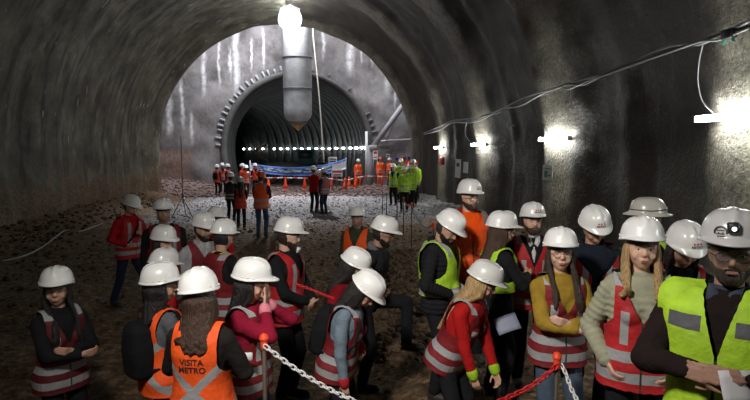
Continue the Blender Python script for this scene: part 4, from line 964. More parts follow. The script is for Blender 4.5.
# loose stones: uncountable rubble
def stones(name, lab, pts, m):
    mb = MB(); rnd = random.Random(3)
    for (x, y, r) in pts:
        z = gz(x, y); M4 = Matrix.Translation((x, y, z+r*.2)) @ Matrix.Rotation(rnd.random()*6, 4, 'Z') @ Matrix.Rotation(rnd.uniform(-.5, .5), 4, 'X') @ Matrix.Diagonal((r, r*rnd.uniform(.6, 1), r*rnd.uniform(.4, .7), 1))
        rr = []
        for zz, q in ((-.8, .5), (-.2, 1), (.45, .85), (.9, .35)): rr.append([M4 @ V3((q*math.cos(k*1.047)*rnd.uniform(.8, 1.15), q*math.sin(k*1.047)*rnd.uniform(.8, 1.15), zz)) for k in range(6)])
        mb.loft(rr)
    o = mb.build(name, m, smooth=False); tag(o, lab, 'rubble', kind='stuff')
rnd = random.Random(11); P1 = []; P2 = []; P3 = []
for _ in range(2600):
    x, y = rnd.uniform(-8.6, 5.8), rnd.uniform(2.5, 17); P1.append((x, y, rnd.uniform(.012, .05)*(1.8 if rnd.random() < .06 else 1)))
for _ in range(800):
    x, y = rnd.uniform(-8.8, -6.6), rnd.uniform(8, 27); P1.append((x, y, rnd.uniform(.02, .08)))
for _ in range(700):
    y = rnd.uniform(6.2, 13); P1.append((.165*y+rnd.gauss(0, .35), y, rnd.uniform(.02, .09)))
for _ in range(2200): P2.append((rnd.uniform(-6.2, 5.8), rnd.uniform(17, 29), rnd.uniform(.015, .06)))
for _ in range(1500): P3.append((rnd.uniform(-11, 7), rnd.uniform(29, 35.6), rnd.uniform(.04, .16)))
sm = M('stone_brown', (.10, .060, .032), .85, bump=.5, var=.5, bs=25)
stones('dirt_clods', 'brown clods and stones strewn over the near tunnel ground', P1, sm)
stones('gravel', 'pale grey gravel on the lit middle of the tunnel floor', P2, M('stone_grey', (.26, .245, .25), .85, bump=.4, var=.4, bs=20))
stones('rubble', 'reddish rubble at the foot of the far wall', P3, M('stone_red', (.15, .10, .085), .85, bump=.4, var=.5, bs=20))

# ------------------------------------------------------------------ wall lamps, right side
def wall_at(y, z):
    best = None
    for i in range(300):
        t = -.42+2*i/300; p = vpt(t, y)
        if best is None or abs(p.z-z) < abs(best.z-z): best = p
    return best
TUBE = M('tube_glow', (1, 1, 1), .4, emit=(.95, 1.0, .97), es=80)
WHITE = M('white_paint', (.75, .75, .75), .45); GREY = M('grey_metal', (.28, .28, .30), .45, .6)
def lamp_proto():
    root = empty('wall_lamp')
    b = MB(); b.box((.03, -.80, -.022), (.06, .80, .022), None, 0, .008); b.build('housing', WHITE, root)
    t = MB(); t.tube([(-.02, -.76, 0), (-.02, .76, 0)], .045, 12); t.build('light_tube', TUBE, root)
    for y in (-.45, .45): e = MB(); e.box((.04, y-.02, -.02), (.13, y+.02, .02)); e.build('bracket', GREY, root)
    for y in (-.78, .78): e = MB(); e.box((-.068, y-.02, -.05), (.035, y+.02, .05), None, 0, .008); e.build('end_cap', WHITE, root)
    return root
lp = lamp_proto(); first = True
for (py_, Y, lab) in ((113, 6.6, 'bright tube lamp on the right wall, cut by the picture edge'), (138.5, 12.3, 'bright tube lamp above the white paper note on right wall'), (144.5, 18.0, 'tube lamp on right wall, second from the tunnel end'), (147.5, 23.7, 'farthest tube lamp on the right wall, near the arch edge'), (None, .9, ''), (None, -4.8, '')):
    if py_ is None: z = 2.95
    else:
        z = CAMH+(151-py_)*Y/FPX
    w = wall_at(Y, z); o = lp if first else copy_tree(lp); first = False
    o.location = (w.x-.13, Y, z)
    if not lab: lab = 'tube lamp on the right wall beside the camera' if Y > 0 else 'tube lamp on the right wall behind the camera'
    tag(o, lab, 'lamp', 'tube lamps along the right tunnel wall'); LAMPS.append(o.location.copy())

# cables on the right wall
def wallpx(px, py, off=.12):
    """point where the view ray meets the right wall"""
    r = ray(px, py); o = V3((0, 0, CAMH)); k = 4.0
    while k < 40:
        p = o+r*k; dx, dz = p.x-XC, p.z-ZC
        lim = RAD-.15-off
        if (math.hypot(dx, dz) if dz > 0 else dx) > lim: return p
        k += .02
    return p
def smooth_pts(pts, n=6):
    out = []
    for i in range(len(pts)-1):
        p0, p1, p2, p3 = pts[max(0, i-1)], pts[i], pts[i+1], pts[min(len(pts)-1, i+2)]
        for k in range(n):
            t = k/n; out.append(.5*((2*p1)+(p2-p0)*t+(2*p0-5*p1+4*p2-p3)*t*t+(3*p1-p0-3*p2+p3)*t**3))
    out.append(pts[-1]); return out
cab = [(424, 133), (440, 126), (452, 121), (470, 119), (484, 115), (500, 109), (520, 101), (540, 93), (560, 85), (568, 85), (585, 80), (610, 71), (640, 60), (670, 48), (700, 41), (720, 35), (749, 24)]
for ci, (amp, m, r, lab) in enumerate(((0, M('cable_grey', (.30, .30, .31), .5), .022, 'pale grey cable, straightest of the bundle on right wall'), (1, M('cable_black', (.03, .03, .03), .5), .024, 'black cable of the bundle along right wall'), (2, M('cable_light', (.42, .42, .42), .5), .015, 'thin light cable looping below the bundle on right wall'))):
    pts = []
    for i, (x, y) in enumerate(cab):
        p = wallpx(x, y+(1.1*math.sin(i*1.9), 1.5+1.3*math.sin(i*2.7), 1+3.2*abs(math.sin(i*1.3)))[ci], .21+.03*ci); p.z += .03*math.sin(i*2.1+ci*2); pts.append(p)
    mb = MB(); mb.tube(smooth_pts(pts), r, 8); o = mb.build('cable', m); tag(o, lab, 'cable', 'cables strung along the right wall')
def drop(lab, pl, r=.010, name='lamp_wire', c='cable_grey'):
    pts = [wallpx(x, y, .21) for x, y in pl]; mb = MB(); mb.tube(smooth_pts(pts), r, 6)
    tag(mb.build(name, M(c, (.30, .30, .31), .5), None), lab, 'wire')
drop('wire hanging from the cable bundle to the lamp at right edge', [(703, 44), (699, 62), (698, 82), (702, 100), (712, 111), (724, 118), (740, 116)])
drop('wire looping down to the second tube lamp from the tunnel end', [(468, 120), (465, 130), (467, 138), (472, 143)])
drop('dark wire hanging by the cable above the third lamp', [(570, 84), (571, 92), (570, 104)])
# connector at the upper right of the bundle
mb = MB(); p = wallpx(729, 34, .25); M4 = Matrix.Translation(p)
mb.box((-.05, -.10, -.06), (.05, .10, .06), M4, 0, .02); jb_ = mb.build('junction_box', M('black_plastic', (.02, .02, .02), .5)); tag(jb_, 'small black junction box with green plugs on upper right wall', 'junction box')
for k in (-1, 1):
    e = MB(); e.cap_(M4 @ V3((0, .06*k, -.05)), M4 @ V3((0, .09*k, -.11)), .02, .016, 10); e.build('plug', M('plug_green', (.02, .25, .18), .5), jb_)

# notes and discs on the wall
def wall_sheet(name, px, py, w, h, m, lab, cat='notice', marks=None):
    p = wallpx(px, py, .12); q = V3((XC, p.y, ZC))-p; q.y = 0; q.normalize(); q = (q+V3((0, 0, q.z*-0.6))).normalized()
    M4 = Matrix.Translation(p+q*.06) @ q.to_track_quat('Z', 'Y').to_matrix().to_4x4()
    mb = MB(); mb.box((-w/2, -h/2, 0), (w/2, h/2, .006), M4); o = mb.build(name, m, smooth=False); tag(o, lab, cat)
    if marks:
        for (x0, y0, x1, y1, mm) in marks:
            e = MB(); e.box((x0*w, y0*h, .006), (x1*w, y1*h, .009), M4); e.build('printed_mark', mm, o, False)
    return o
PAPER = M('paper_white', (.72, .74, .72), .8); GRN = M('print_green', (.05, .38, .24), .7); DK = M('print_dark', (.08, .08, .09), .7)
# local x of the sheet runs along the tunnel on this wall
wall_sheet('wall_notice', 550, 173, .55, .36, PAPER, 'white paper note with green print under the large tube lamp', marks=[(-.30, -.30, .02, .15, GRN), (-.3, .25, .35, .3, DK), (.1, -.2, .35, -.12, DK)])
wall_sheet('wall_notice', 459.5, 168.5, .75, .7, PAPER, 'larger of two pale notices side by side on right wall', marks=[(-.3, .1, .3, .3, DK)])
wall_sheet('wall_notice', 467.3, 167.5, .6, .4, PAPER, 'smaller of two pale notices side by side on right wall')
p = wallpx(508, 125, .2); mb = MB(); mb.ell(p, (.03, .10, .10), None, 16, 8); d_ = mb.build('survey_disc', M('disc_grey', (.35, .35, .36), .5)); tag(d_, 'small grey survey disc on a stem, right wall between lamps', 'survey target')
mb = MB(); mb.tube([p, p+V3((.3, .3, 0))], .015, 6); mb.build('stem', GREY, d_)
p = wallpx(442, 161, .2); mb = MB(); mb.box((-.05, -.3, -.16), (.05, .3, .16), Matrix.Translation(p), 0, .03); tag(mb.build('alarm_box', M('alarm_red', (.5, .03, .02), .4)), 'small red box on the wall below the farthest tube lamp', 'alarm')

# ------------------------------------------------------------------ chamber: duct, floodlight, strut, pipe, rope
def duct():
    root = empty('ventilation_duct', at(298, 120, 31.5)); o = root.location.copy(); mt = NT('duct_skin'); ob = mt.obj()
    mt.col(mt.ramp(mt.noise(3, 4, .6, ob), [(.3, (.24, .245, .25)), (.7, (.36, .365, .37))])); mt.b.inputs['Roughness'].default_value = .5; mt.bump(mt.noise(5, 4, .6, ob), .25, .04)
    r = .80; Z = [0, .0, 1.75, 1.8, 3.45, 3.5, 5.2, 5.25, 8]; 
    body = MB(); rings = []
    def rg(z, rr, y=0, tilt=0): return [V3((rr*math.cos(2*math.pi*i/40), y+rr*math.sin(2*math.pi*i/40), z+tilt*math.sin(2*math.pi*i/40))) for i in range(40)]
    for z, rr in ((.0, .60), (.12, .72), (.35, .79), (.7, .80), (1.73, .80), (1.78, .815), (3.45, .815), (3.5, .83), (5.2, .83), (5.25, .84), (8.5, .84)): rings.append(rg(z, rr, 0, .12 if z < .5 else 0))
    body.loft(rings); body.build('duct_tube', mt.m, root)
    for z, rr in ((1.75, .83), (3.47, .845), (5.22, .855)):
        h = MB(); h.tube(rg(z, rr), .03, 8, closed=True); h.build('clamp_ring', M('ring_dark', (.10, .10, .11), .5, .5), root)
    c = MB(); c.loft([rg(.04, .60), rg(-.15, .55, -.02), rg(-.28, .38, -.03)]); c.build('mouth_collar', M('collar_dark', (.14, .14, .13), .6, var=.3, bump=.3), root)
    c = MB(); c.loft([rg(-.26, .37, -.03), rg(-.42, .22, -.04), rg(-.60, .04, -.05)]); c.build('mouth_tip', M('tip_ochre', (.42, .27, .07), .6, var=.3, bump=.3), root)
    tag(root, 'wide grey ventilation duct hanging down with ochre pointed mouth', 'duct')
    for k in (-1, 1):
        s_ = MB(); s_.tube([(k*.3, 0, 8.4), (k*.3, 0, 9.2)], .03, 6); s_.build('hanger', GREY, root)
duct()
FL = at(290, 19, 26.0)
root = empty('floodlight', FL)
mb = MB(); mb.cap_((0, .38, 0), (0, .5, .05), .30, .20, 24); mb.build('housing', M('lamp_housing', (.3, .3, .3), .4, .5), root)
mb = MB(); mb.ell((0, 0, 0), (.54, .2, .54), None, 24, 12); mb.build('lamp_face', M('flood_glow', (1, 1, 1), .4, emit=(.93, .98, 1.0), es=45), root)
mb = MB(); mb.tube([V3((.46*math.cos(a), .12, .46*math.sin(a))) for a in [2*math.pi*i/32 for i in range(32)]], .035, 8, closed=True); mb.build('rim', GREY, root)
mb = MB(); mb.tube([(-.46, .05, 0), (-.46, .12, .5), (0, .14, .7), (.46, .12, .5), (.46, .05, 0)], .025, 8); mb.build('yoke', GREY, root)
tag(root, 'glaring round floodlight hung in front of the duct top', 'floodlight')
# rope
a_ = at(313, 30, 30.5); b_ = at(324, 163, 30.5); mb = MB(); mb.tube(smooth_pts([a_+V3((0, 0, 3)), a_, (a_+b_)/2+V3((.04, 0, 0)), b_]), .035, 8)
tag(mb.build('rope', M('rope_pale', (.5, .47, .40), .8)), 'pale rope hanging beside the ventilation duct', 'rope')
# diagonal strut with collar and the post it lands on
a_ = aty(408, 98, 35.0); b_ = aty(373, 147, 35.2); root = empty('diagonal_strut', b_); q = a_-b_
mb = MB(); mb.tube([q*0, q], .17, 14); mb.build('strut_tube', M('strut_grey', (.26, .26, .27), .5, var=.2), root)
mb = MB(); mb.box((-.3, -.3, -.35), (.3, .3, .25), Matrix.Translation(q), 0, .05); mb.build('wall_shoe', M('shoe_dark', (.2, .2, .21), .6), root)
mb = MB(); mb.box((-.26, -.26, -.2), (.26, .26, .12), None, 0, .03); mb.build('foot_plate', M('strut_grey', (.26, .26, .27), .5, var=.2), root)
tag(root, 'pale grey diagonal steel strut bracing the far wall at right', 'strut')
b0 = aty(369.5, 150, 35.2); mb = MB(); mb.box((-.16, -.16, -b0.z-.1), (.16, .16, .28), None, 0, .03); o = mb.build('steel_post', M('strut_grey', (.26, .26, .27), .5, var=.2), None, loc=b0); tag(o, 'upright pale steel post under the diagonal strut', 'post')
for px in (366.5,):
    c = aty(px, 150, 35.6); mb = MB(); mb.tube([V3((0, 0, -c.z)), V3((0, 0, 1.2))], .09, 10); tag(mb.build('standpipe', M('pipe_pale', (.5, .52, .5), .5), loc=c), 'thin upright pipe left of the steel post', 'pipe')
a_ = aty(374, 141.5, 35.7); b_ = aty(424, 139, 35.7); mb = MB(); mb.tube([a_, b_], .07, 10)
tag(mb.build('horizontal_pipe', M('pipe_pale2', (.36, .36, .38), .5)), 'thin horizontal pipe along the far wall at right', 'pipe')
a_ = aty(368, 157, 34.4)
mb = MB(); mb.tube(smooth_pts([aty(420, 66, 33.5), aty(409, 95, 34), aty(395, 122, 34.5), aty(386, 142, 35)]), .02, 6); tag(mb.build('hanging_wire', M('cable_black', (.03, .03, .03), .5)), 'thin wire hanging across the strut on the far wall', 'wire')

# ------------------------------------------------------------------ boards, banner, cones, barrier
def board(px0, py0, px1, py1, Y, lab, marks, name='sign_board', legs=True):
    p0 = aty(px0, py1, Y); p1 = aty(px1, py0, Y); c = V3(((p0.x+p1.x)/2, Y, p0.z)); w = p1.x-p0.x; h = p1.z-p0.z
    root = empty(name, c); b = MB(); b.box((-w/2, -.02, 0), (w/2, .02, h), None, 0, .01); b.build('panel', M('sign_white', (.7, .7, .72), .5), root, False)
    for (x0, z0, x1, z1, m) in marks: e = MB(); e.box((x0*w-w/2, -.028, z0*h), (x1*w-w/2, -.018, z1*h)); e.build('printed_mark', m, root, False)
    if legs:
        g = gz(c.x, Y)
        for k in (-1, 1): e = MB(); e.tube([(k*w*.4, .03, h*.5), (k*w*.45, .06, g-c.z)], .03, 6); e.build('leg', GREY, root)
    tag(root, lab, 'sign'); return root
RD = M('print_red', (.6, .03, .02), .6); BL = M('print_blue', (.02, .08, .35), .6)
board(328.5, 157, 337, 164.5, 33.2, 'white notice board above the low sign near the orange cones', [(.12, .65, .88, .8, DK), (.12, .35, .88, .5, DK)])
board(331.5, 169.5, 342.5, 176.5, 32, 'low white sign with red stripe between two cones', [(.05, .55, .95, .85, RD), (.15, .15, .85, .3, DK)])
board(372.8, 150.2, 377.8, 159.5, 35.0, 'narrow white sign with red marks beside the steel post', [(.15, .6, .85, .85, RD), (.15, .2, .85, .3, DK)])
o = board(386, 153.8, 390, 157.3, 35.8, 'tiny white plate on the far wall', [(.2, .3, .8, .6, DK)], 'wall_plate', False)
# banner
def banner():
    L = smooth_pts([aty(x, y, 32.8) for x, y in ((250, 166.5), (262, 169), (280, 171), (300, 171.5), (320, 170), (335, 167), (346, 163.5))], 8)
    n = len(L); mb = MB(); rows = []
    m = NT('banner_cloth'); a = m.n('ShaderNodeAttribute', attribute_name='bn'); sx = m.n('ShaderNodeSeparateXYZ'); m.L.new(a.outputs['Vector'], sx.inputs[0]); u, v, _ = sx.outputs
    nz = m.noise(9, 4, .7, a.outputs['Vector'], (1.6, .5, 1))
    band = m.math('MULTIPLY', m.math('GREATER_THAN', v, .36), m.math('LESS_THAN', v, .80)); txt = m.math('MULTIPLY', band, m.math('GREATER_THAN', nz, .50))
    ends = m.math('MAXIMUM', m.math('LESS_THAN', u, .055), m.math('GREATER_THAN', u, .80))
    c = m.mix(txt, (.03, .11, .36), (.62, .68, .76)); c = m.mix(m.math('MULTIPLY', ends, m.math('LESS_THAN', v, .75)), c, (.66, .70, .74)); m.col(c); m.b.inputs['Roughness'].default_value = .6
    uv = []
    for side in (0, 1):
        for j in range(5):
            v_ = j/4; rows.append(mb.ring([p+V3((0, side*.02+.05*math.sin(i*.5+v_), (v_-.5)*(.42+.22*(i/n)))) for i, p in enumerate(L)])); uv += [(i/(n-1), v_, 0) for i in range(n)]
    for a_, b_ in ((0, 1), (1, 2), (2, 3), (3, 4), (5, 6), (6, 7), (7, 8), (8, 9), (0, 5), (4, 9)):
        for i in range(n-1): mb.face((rows[a_][i], rows[a_][i+1], rows[b_][i+1], rows[b_][i]))
    me = mb.mesh('b'); at_ = me.attributes.new('bn', 'FLOAT_VECTOR', 'POINT'); at_.data.foreach_set('vector', [c for t in uv for c in t])
    o = link('banner', me, m.m); tag(o, 'long blue and white banner sagging across the far tunnel mouth', 'banner')
    for k, e in ((0, L[0]), (1, L[-1])):
        g = gz(e.x, e.y); s = MB(); s.tube([V3((e.x, e.y+.05, g)), V3((e.x, e.y+.05, e.z+.35))], .04, 8); tag(s.build('banner_pole', GREY), ('left' if not k else 'right')+' upright pole holding the blue banner', 'pole')
banner()
def cone_proto():
    root = empty('traffic_cone'); b = MB(); b.box((-.19, -.19, 0), (.19, .19, .035), None, 0, .02); b.build('base', M('cone_orange', (.9, .09, .02), .5), root)
    rg = lambda z, r: [V3((r*math.cos(2*math.pi*i/18), r*math.sin(2*math.pi*i/18), z)) for i in range(18)]
    c = MB(); c.loft([rg(.03, .15), rg(.25, .115), rg(.5, .072), rg(.75, .03), rg(.76, .02)]); c.build('cone_body', M('cone_orange', (.9, .09, .02), .5), root)
    for z0, z1 in ((.32, .44), (.54, .63)):
        s = MB(); s.loft([rg(z0, .1345-.163*(z0-.0)+.034*0+.01), rg(z1, .1345-.163*z1+.01)]); s.build('reflective_sleeve', M('cone_white', (.8, .8, .8), .5), root)
    return root
cp = cone_proto(); i = 0
for px, py, lab in ((268.5, 185.5, 'orange cone below the left end of the banner'), (285.5, 185, 'orange cone centred below the banner, left of red-jacketed man'), (304.8, 186, 'orange cone just left of the man in red jacket'), (331.5, 187.5, 'cone directly below the white notice board'), (344.8, 190, 'tall-looking pale cone right of the low white sign'), (355.5, 187, 'cone beside the worker in orange coveralls and white helmet'), (349, 183, 'small cone behind the other two at right')):
    r = ray(px, py); t = (-.0-CAMH)/r.z; q = V3((0, 0, CAMH))+r*min(t, 34.6/r.y); o = cp if i == 0 else copy_tree(cp); i += 1
    q.z = gz(q.x, q.y)-.01; o.location = q; s = .98; o.scale = (s, s, s); tag(o, lab, 'cone', 'traffic cones before the far tunnel')
# red and white tape strung between the cones
def tape_mat():
    if 'tape' in _mc: return _mc['tape']
    t = NT('barrier_tape'); o = t.obj(); w = t.n('ShaderNodeTexWave'); w.inputs['Scale'].default_value = .55; w.bands_direction = 'X'; t.L.new(o, w.inputs['Vector'])
    t.col(t.ramp(w.outputs['Fac'], [(.48, (.75, .75, .75)), (.52, (.65, .05, .03))])); _mc['tape'] = t.m; return t.m
def ribbon(pts, h, name, m, lab, cat='barrier tape'):
    pts = smooth_pts(pts); mb = MB(); k = []
    for s in (0, 1):
        for z in (0, h): k.append(mb.ring([p+V3((0, .006*s, z)) for p in pts]))
    for a, b in ((0, 1), (1, 3), (3, 2), (2, 0)):
        for i in range(len(pts)-1): mb.face((k[a][i], k[a][i+1], k[b][i+1], k[b][i]))
    tag(mb.build(name, m), lab, cat)
ribbon([aty(x, y, 31.5) for x, y in ((250, 177), (266, 178.5), (285, 178.5), (304, 179), (330, 179.5), (345, 181), (358, 178), (372, 177), (392, 178))], .07, 'barrier_tape', tape_mat(), 'red and white tape strung low before the far tunnel')
# machinery parked in the far tunnel
def rig():
    c = aty(300, 176, 42); c.z = 0; root = empty('drilling_rig', c, 0)
    dk = M('rig_dark', (.06, .06, .062), .5, .3, var=.3); teal = M('rig_teal', (.03, .16, .16), .5)
    b = MB(); b.box((-2.6, -.6, .5), (2.4, .9, 1.5), None, 0, .08); b.build('chassis', dk, root)
    b = MB(); b.box((-.2, -.7, 1.4), (1.1, .6, 2.5), None, 0, .1); b.build('cab', teal, root)
    b = MB(); b.box((-.05, -.74, 1.8), (.95, -.69, 2.35)); b.build('cab_window', M('dark_glass', (.03, .05, .05), .1), root)
    for x in (-2.0, -.9, 1.4):
        w = MB(); w.tube([V3((x+.42*math.cos(a), -.72, .5+.42*math.sin(a))) for a in [2*math.pi*i/24 for i in range(24)]], .13, 8, closed=True); w.cap_((x, -.6, .5), (x, -.8, .5), .2, .2, 12); w.build('wheel', M('rubber', (.025, .025, .025), .8), root)
    b = MB(); b.tube([(-2.3, -.2, 1.5), (-3.4, -.6, 2.3), (-2.4, -.9, 3.0)], .13, 8); b.build('boom', M('rig_brown', (.06, .045, .03), .5), root)
    b = MB(); b.tube([V3((1.9+.62*math.cos(a), -.75, 1.55+.55*math.sin(a))) for a in [2*math.pi*i/32 for i in range(32)]], .05, 8, closed=True); b.tube([(1.3, -.75, 1.55), (2.5, -.75, 1.55)], .03, 6); b.build('hose_reel', M('reel_grey', (.35, .36, .36), .5, .4), root)
    tag(root, 'dark drilling rig with teal cab and hose reel inside far tunnel', 'machine')
rig()
# small lamps along the outer wall of the far tunnel
lampm = M('small_lamp_glow', (1, 1, 1), .4, emit=(.92, .98, 1.0), es=24)
def small_lamp():
    root = empty('tunnel_lamp'); b = MB(); b.box((-.16, -.05, -.10), (.16, .05, .10), None, 0, .02); b.build('housing', M('lamp_housing', (.3, .3, .3), .4, .5), root)
    e = MB(); e.ell((0, -.06, 0), (.13, .05, .085), None, 12, 8); e.build('lens', lampm, root); return root
sl = small_lamp(); i = 0
SIDE = []
for s10 in range(10, 455): 
    s = s10*.1; p = ftun(.02, s, .25); SIDE.append((proj(p)[0], s))
for k, px in enumerate((243.5, 249.5, 256, 262.5, 274, 280.5, 287, 294.5, 301.5, 308.5, 316, 322.5, 329, 336, 343, 350, 356, 362, 367)):
    s = min(SIDE, key=lambda q: abs(q[0]-px))[1]; z = 2.6; p = ftun(.0, s, .22); p.z = z; c, a = fpath(s)
    o = sl if i == 0 else copy_tree(sl); i += 1; o.location = p
    o.rotation_euler.z = a-R(90) if False else math.atan2(0-p.x, -(0-p.y))
    lab = 'small bright lamp in the row across far tunnel, '+('leftmost', 'second from left', 'third from left', 'fourth from left, before the dark gap', 'first after the dark gap', 'second after the dark gap', 'third after the dark gap', 'left of the duct tip', 'just under the duct tip', 'right of the duct tip', 'just left of the pale rope', 'behind the pale rope', 'above left of the notice board', 'above the notice board', 'fifth from the right', 'fourth from the right', 'third from the right', 'second from the right', 'rightmost')[k]
    tag(o, lab, 'lamp', 'row of lamps in the far tunnel')

# ------------------------------------------------------------------ path stakes with chain
def stake(foot, top_z, r=.010, lab='', grp=None, cap=True, name='barrier_stake'):
    root = empty(name, foot); h = top_z-foot.z
    b = MB(); b.tube([(0, 0, -.05), (0, 0, h)], r, 8); b.build('rod', M('rebar', (.10, .075, .06), .7, .4, bump=.3), root)
    if cap: c = MB(); c.cap_((0, 0, h-.03), (0, 0, h+.03), r*1.6, r*1.8, 12); c.cap_((0, 0, h+.035), (0, 0, h+.038), r*2.3, r*2.1, 14); c.build('cap', M('cap_orange', (.85, .07, .02), .5), root)
    tag(root, lab, 'stake', grp); return root
tops = {}
for key, px, pyc, pyf, cap, lab in (('a', 403.5, 199, 236, 1, 'orange-capped stake in front of the yellow-jacketed worker'), ('b', 411.5, 204.5, 247, 1, 'orange-capped stake on the path, nearest the tunnel edge'), ('c', 386.5, 193, 222, 0, 'leftmost bare stake beyond the gravel path'), ('d', 397, 197, 232, 0, 'bare stake just left of the orange-capped pair'), ('e', 382.5, 192, 214, 0, 'farthest thin stake left of the yellow group'), ('f', 433.7, 226, None, 1, 'orange-capped stake just left of the puffer-jacketed man')):
    if pyf: r = ray(px, pyf); t = -CAMH/r.z; q = V3((0, 0, CAMH))+r*t; d = t
    else: d = 9.3; q = at(px, pyc, d); q = V3((q.x, q.y, 0))
    q.z = gz(q.x, q.y); top = at(px, pyc, d); stake(q, top.z, .014, lab, 'stakes along the path', bool(cap)); tops[key] = V3((q.x, q.y, top.z))
def chain(pts, name, m, lab, link_=.05, r=.0052, m2=None):
    pts = smooth_pts(pts, 10); L = [0]
    for a, b in zip(pts, pts[1:]): L.append(L[-1]+(b-a).length)
    mb = MB(); s = 0; k = 0; step = link_*.72
    while s < L[-1]:
        i = next(j for j in range(1, len(L)) if L[j] >= s); t = (s-L[i-1])/max(1e-6, L[i]-L[i-1]); p = pts[i-1].lerp(pts[i], t); d = (pts[i]-pts[i-1]).normalized()
        side = d.cross(V3((0, 0, 1))).normalized() if k % 2 else d.cross(d.cross(V3((0, 0, 1)))).normalized()
        lp_ = []
        for q in range(12):
            a = 2*math.pi*q/12; ca, sa = math.cos(a), math.sin(a); lp_.append(p+d*(ca*link_*.30+math.copysign(link_*.2, ca))+side*sa*link_*.27)
        mb.tube(lp_, r, 6, closed=True, m=(k//4) % 2 if m2 else 0); s += step; k += 1
    o = mb.build(name, [m, m2] if m2 else m); tag(o, lab, 'chain'); return o
CW = M('chain_white', (.72, .72, .72), .4); CRD = M('chain_red', (.55, .02, .02), .45)
def sag(a, b, k, n=5): return [a.lerp(b, i/n)-V3((0, 0, k*4*(i/n)*(1-i/n))) for i in range(n+1)]
ribbon(sag(tops['a'], tops['b'], .12), .05, 'barrier_tape', tape_mat(), 'short red and white tape between the two orange-capped stakes')
ribbon(sag(tops['b'], tops['f'], .22), .045, 'barrier_tape', tape_mat(), 'red and white tape sagging from path stake towards puffer-jacketed man')
p = at(264, 343, 3.62); f = V3((p.x, p.y, gz(p.x, p.y))); stake(f, p.z, .014, 'near stake with orange cap before the woman covering her face', 'stakes in the near crowd')
pe = at(362, 404, 3.6); st = p+V3((.02, -.03, -.02)); chain(smooth_pts(sag(st, pe, .035), 3), 'plastic_chain', CW, 'white plastic chain running from the near orange-capped stake to lower right')
p2 = at(557, 361.5, 3.7); f = V3((p2.x, p2.y, gz(p2.x, p2.y))); stake(f, p2.z, .014, 'stake with orange cap before the mustard-shirted woman', 'stakes in the near crowd')
chain([p2+V3((.03, -.02, -.03)), at(566, 374, 3.66), at(571, 388, 3.6), at(578, 402, 3.5)], 'plastic_chain', CW, 'white chain hanging down from the orange cap before mustard shirt', .045, .005)
chain([p2+V3((-.02, -.02, -.03)), at(540, 380, 3.7), at(524, 390, 3.7), at(498, 402, 3.6)], 'plastic_chain', CRD, 'red chain at bottom running left from the orange cap', .055, .006)
chain([at(296, 284, 4.9), at(310, 289, 4.85), at(322, 294, 4.8), at(334, 298.5, 4.7)], 'plastic_chain', CRD, 'red chain strung between red-vested man and dark red jacket woman', .035, .0042)
# thick pale cord along the left wall's foot
pl = [(2, 262), (20, 258), (33, 253), (45, 246), (58, 236), (66, 231), (80, 232), (92, 228), (104, 224), (118, 226)]
pts = []
for x, y in pl:
    r = ray(x, y); t = 3.0
    while t < 30:
        q = V3((0, 0, CAMH))+r*t
        if q.z < gz(q.x, q.y)+.10 or q.x < -7.9: break
        t += .03
    pts.append(q+V3((0, 0, .02)))
mb = MB(); mb.tube(smooth_pts(pts), .018, 6); tag(mb.build('ground_cable', M('cable_light', (.42, .42, .42), .5)), 'pale cable lying along the foot of the left wall', 'cable')
# survey tripod
c = V3((0, 0, CAMH))+ray(183.5, 217)*(-CAMH/ray(183.5, 217).z); c.z = gz(c.x, c.y); root = empty('survey_tripod', c)
for k in range(3):
    a = R(90+120*k); b = MB(); b.tube([(0, 0, .75), (.42*math.cos(a), .42*math.sin(a), 0)], .018, 6); b.build('leg', GREY, root)
b = MB(); b.tube([(0, 0, .5), (0, 0, 2.9)], .018, 8); b.build('mast', GREY, root); b = MB(); b.cap_((0, 0, .72), (0, 0, .82), .04, .04, 10); b.build('collar', GREY, root)
tag(root, 'thin dark tripod mast standing on the gravel behind the left crowd', 'tripod')

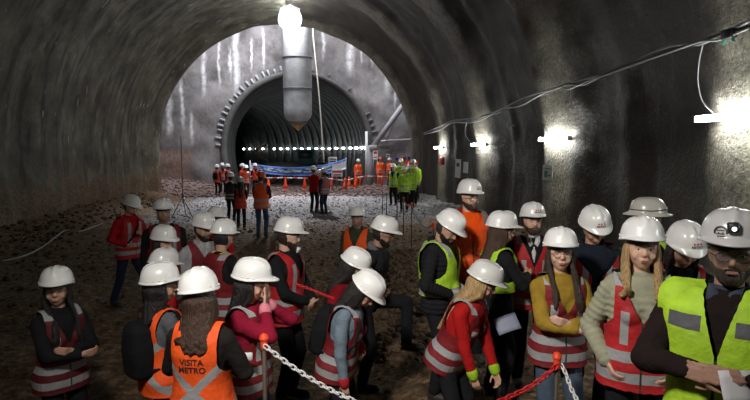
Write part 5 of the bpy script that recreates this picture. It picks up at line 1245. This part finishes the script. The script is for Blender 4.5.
# ------------------------------------------------------------------ things held
def paper(name, c, u, v, w, h, m, lab, cat='papers', n=3):
    u = u.normalized(); v = (v-u*u.dot(v)).normalized(); k = u.cross(v); root = None
    mb = MB(); rows = []
    for s in (0, 1):
        for j in range(5): rows.append(mb.ring([c+u*((i/6-.5)*w)+v*((j/4-.5)*h)+k*(.012*math.sin(i/6*3.1)+s*.004) for i in range(7)]))
    for s in (0, 5):
        for j in range(4):
            for i in range(6): mb.face((rows[s+j][i], rows[s+j][i+1], rows[s+j+1][i+1], rows[s+j+1][i]))
    for i in range(6): mb.face((rows[0][i], rows[0][i+1], rows[5][i+1], rows[5][i])); mb.face((rows[4][i], rows[4][i+1], rows[9][i+1], rows[9][i]))
    for j in range(4):
        for i in (0, 6): mb.face((rows[j][i], rows[j+1][i], rows[j+6][i], rows[j+5][i]))
    tag(mb.build(name, m), lab, cat)
if not SKIP:
    by = {p['n']: p for p in NEAR}
    p = by['AA']; c = at(739, 388, proj((p['W'][1]+p['W'][-1])/2)[2]-.05); paper('paper_sheet', c, V3((1, .1, -.1)), V3((0, .45, 1)), .17, .13, M('paper_pale', (.62, .60, .62), .8), 'folded white paper in the hands of the yellow-vested man', 'paper')
    p = by['T']; c = at(507, 324, 4.75); paper('clipboard', c, CR+V3((0, 0, .35)), V3((0, 0, .8))+CF*.6, .20, .15, M('paper_blue', (.22, .24, .32), .6), 'pale sheet on a board held before the woman in yellow vest', 'clipboard')
    p = by['K']; c = at(246, 357, 3.83); b = MB(); b.box((-.045, -.01, -.025), (.045, .01, .03), Matrix.Translation(c), 0, .006); o = b.build('badge', M('badge_white', (.75, .75, .75), .4)); o.parent = BODY['K']; o.matrix_parent_inverse = (Matrix.Translation(by['K']['root']) @ Matrix.Rotation(R(by['K']['yaw']), 4, 'Z')).inverted()

# ------------------------------------------------------------------ light
def area(name, loc, target, size, power, col=(1, 1, 1), size_y=None, spread=180):
    l = bpy.data.lights.new(name, 'AREA'); l.energy = power; l.size = size; l.color = col; l.spread = R(spread)
    if size_y: l.shape = 'RECTANGLE'; l.size_y = size_y
    o = bpy.data.objects.new(name, l); C.objects.link(o); o.location = loc; o.rotation_euler = (V3(target)-V3(loc)).to_track_quat('-Z', 'Y').to_euler(); return o
def spot(name, loc, target, power, angle, blend=.5, col=(1, 1, 1), r=.3):
    l = bpy.data.lights.new(name, 'SPOT'); l.energy = power; l.spot_size = R(angle); l.spot_blend = blend; l.color = col; l.shadow_soft_size = r
    o = bpy.data.objects.new(name, l); C.objects.link(o); o.location = loc; o.rotation_euler = (V3(target)-V3(loc)).to_track_quat('-Z', 'Y').to_euler(); return o
COOL = (.93, .95, 1.0)
area('shaft_daylight', (0, 32.8, 15.5), (0, 33.5, 0), 20, 3400, (.92, .93, 1.0), 5.5)
spot('flood_beam', V3((-1.2, 29.9, 8.9)), (-1.0, 25, 0), 9500, 70, .6, COOL, .4)
spot('flood_wall', (-1.2, 29.9, 10.3), (-1.0, 36, 4.5), 3500, 130, .8, COOL, .5)
area('work_flood', (-.9, 1.3, 3.9), (.9, 4.3, 1.3), .4, 66, (1.0, .95, .88), spread=104)
w = bpy.data.worlds.new('world'); bpy.context.scene.world = w; w.use_nodes = True
w.node_tree.nodes['Background'].inputs[0].default_value = (.5, .58, .7, 1); w.node_tree.nodes['Background'].inputs[1].default_value = .02
sc = bpy.context.scene; sc.view_settings.view_transform = 'Standard'; sc.view_settings.look = 'None'; sc.view_settings.gamma = 1; sc.view_settings.exposure = 0
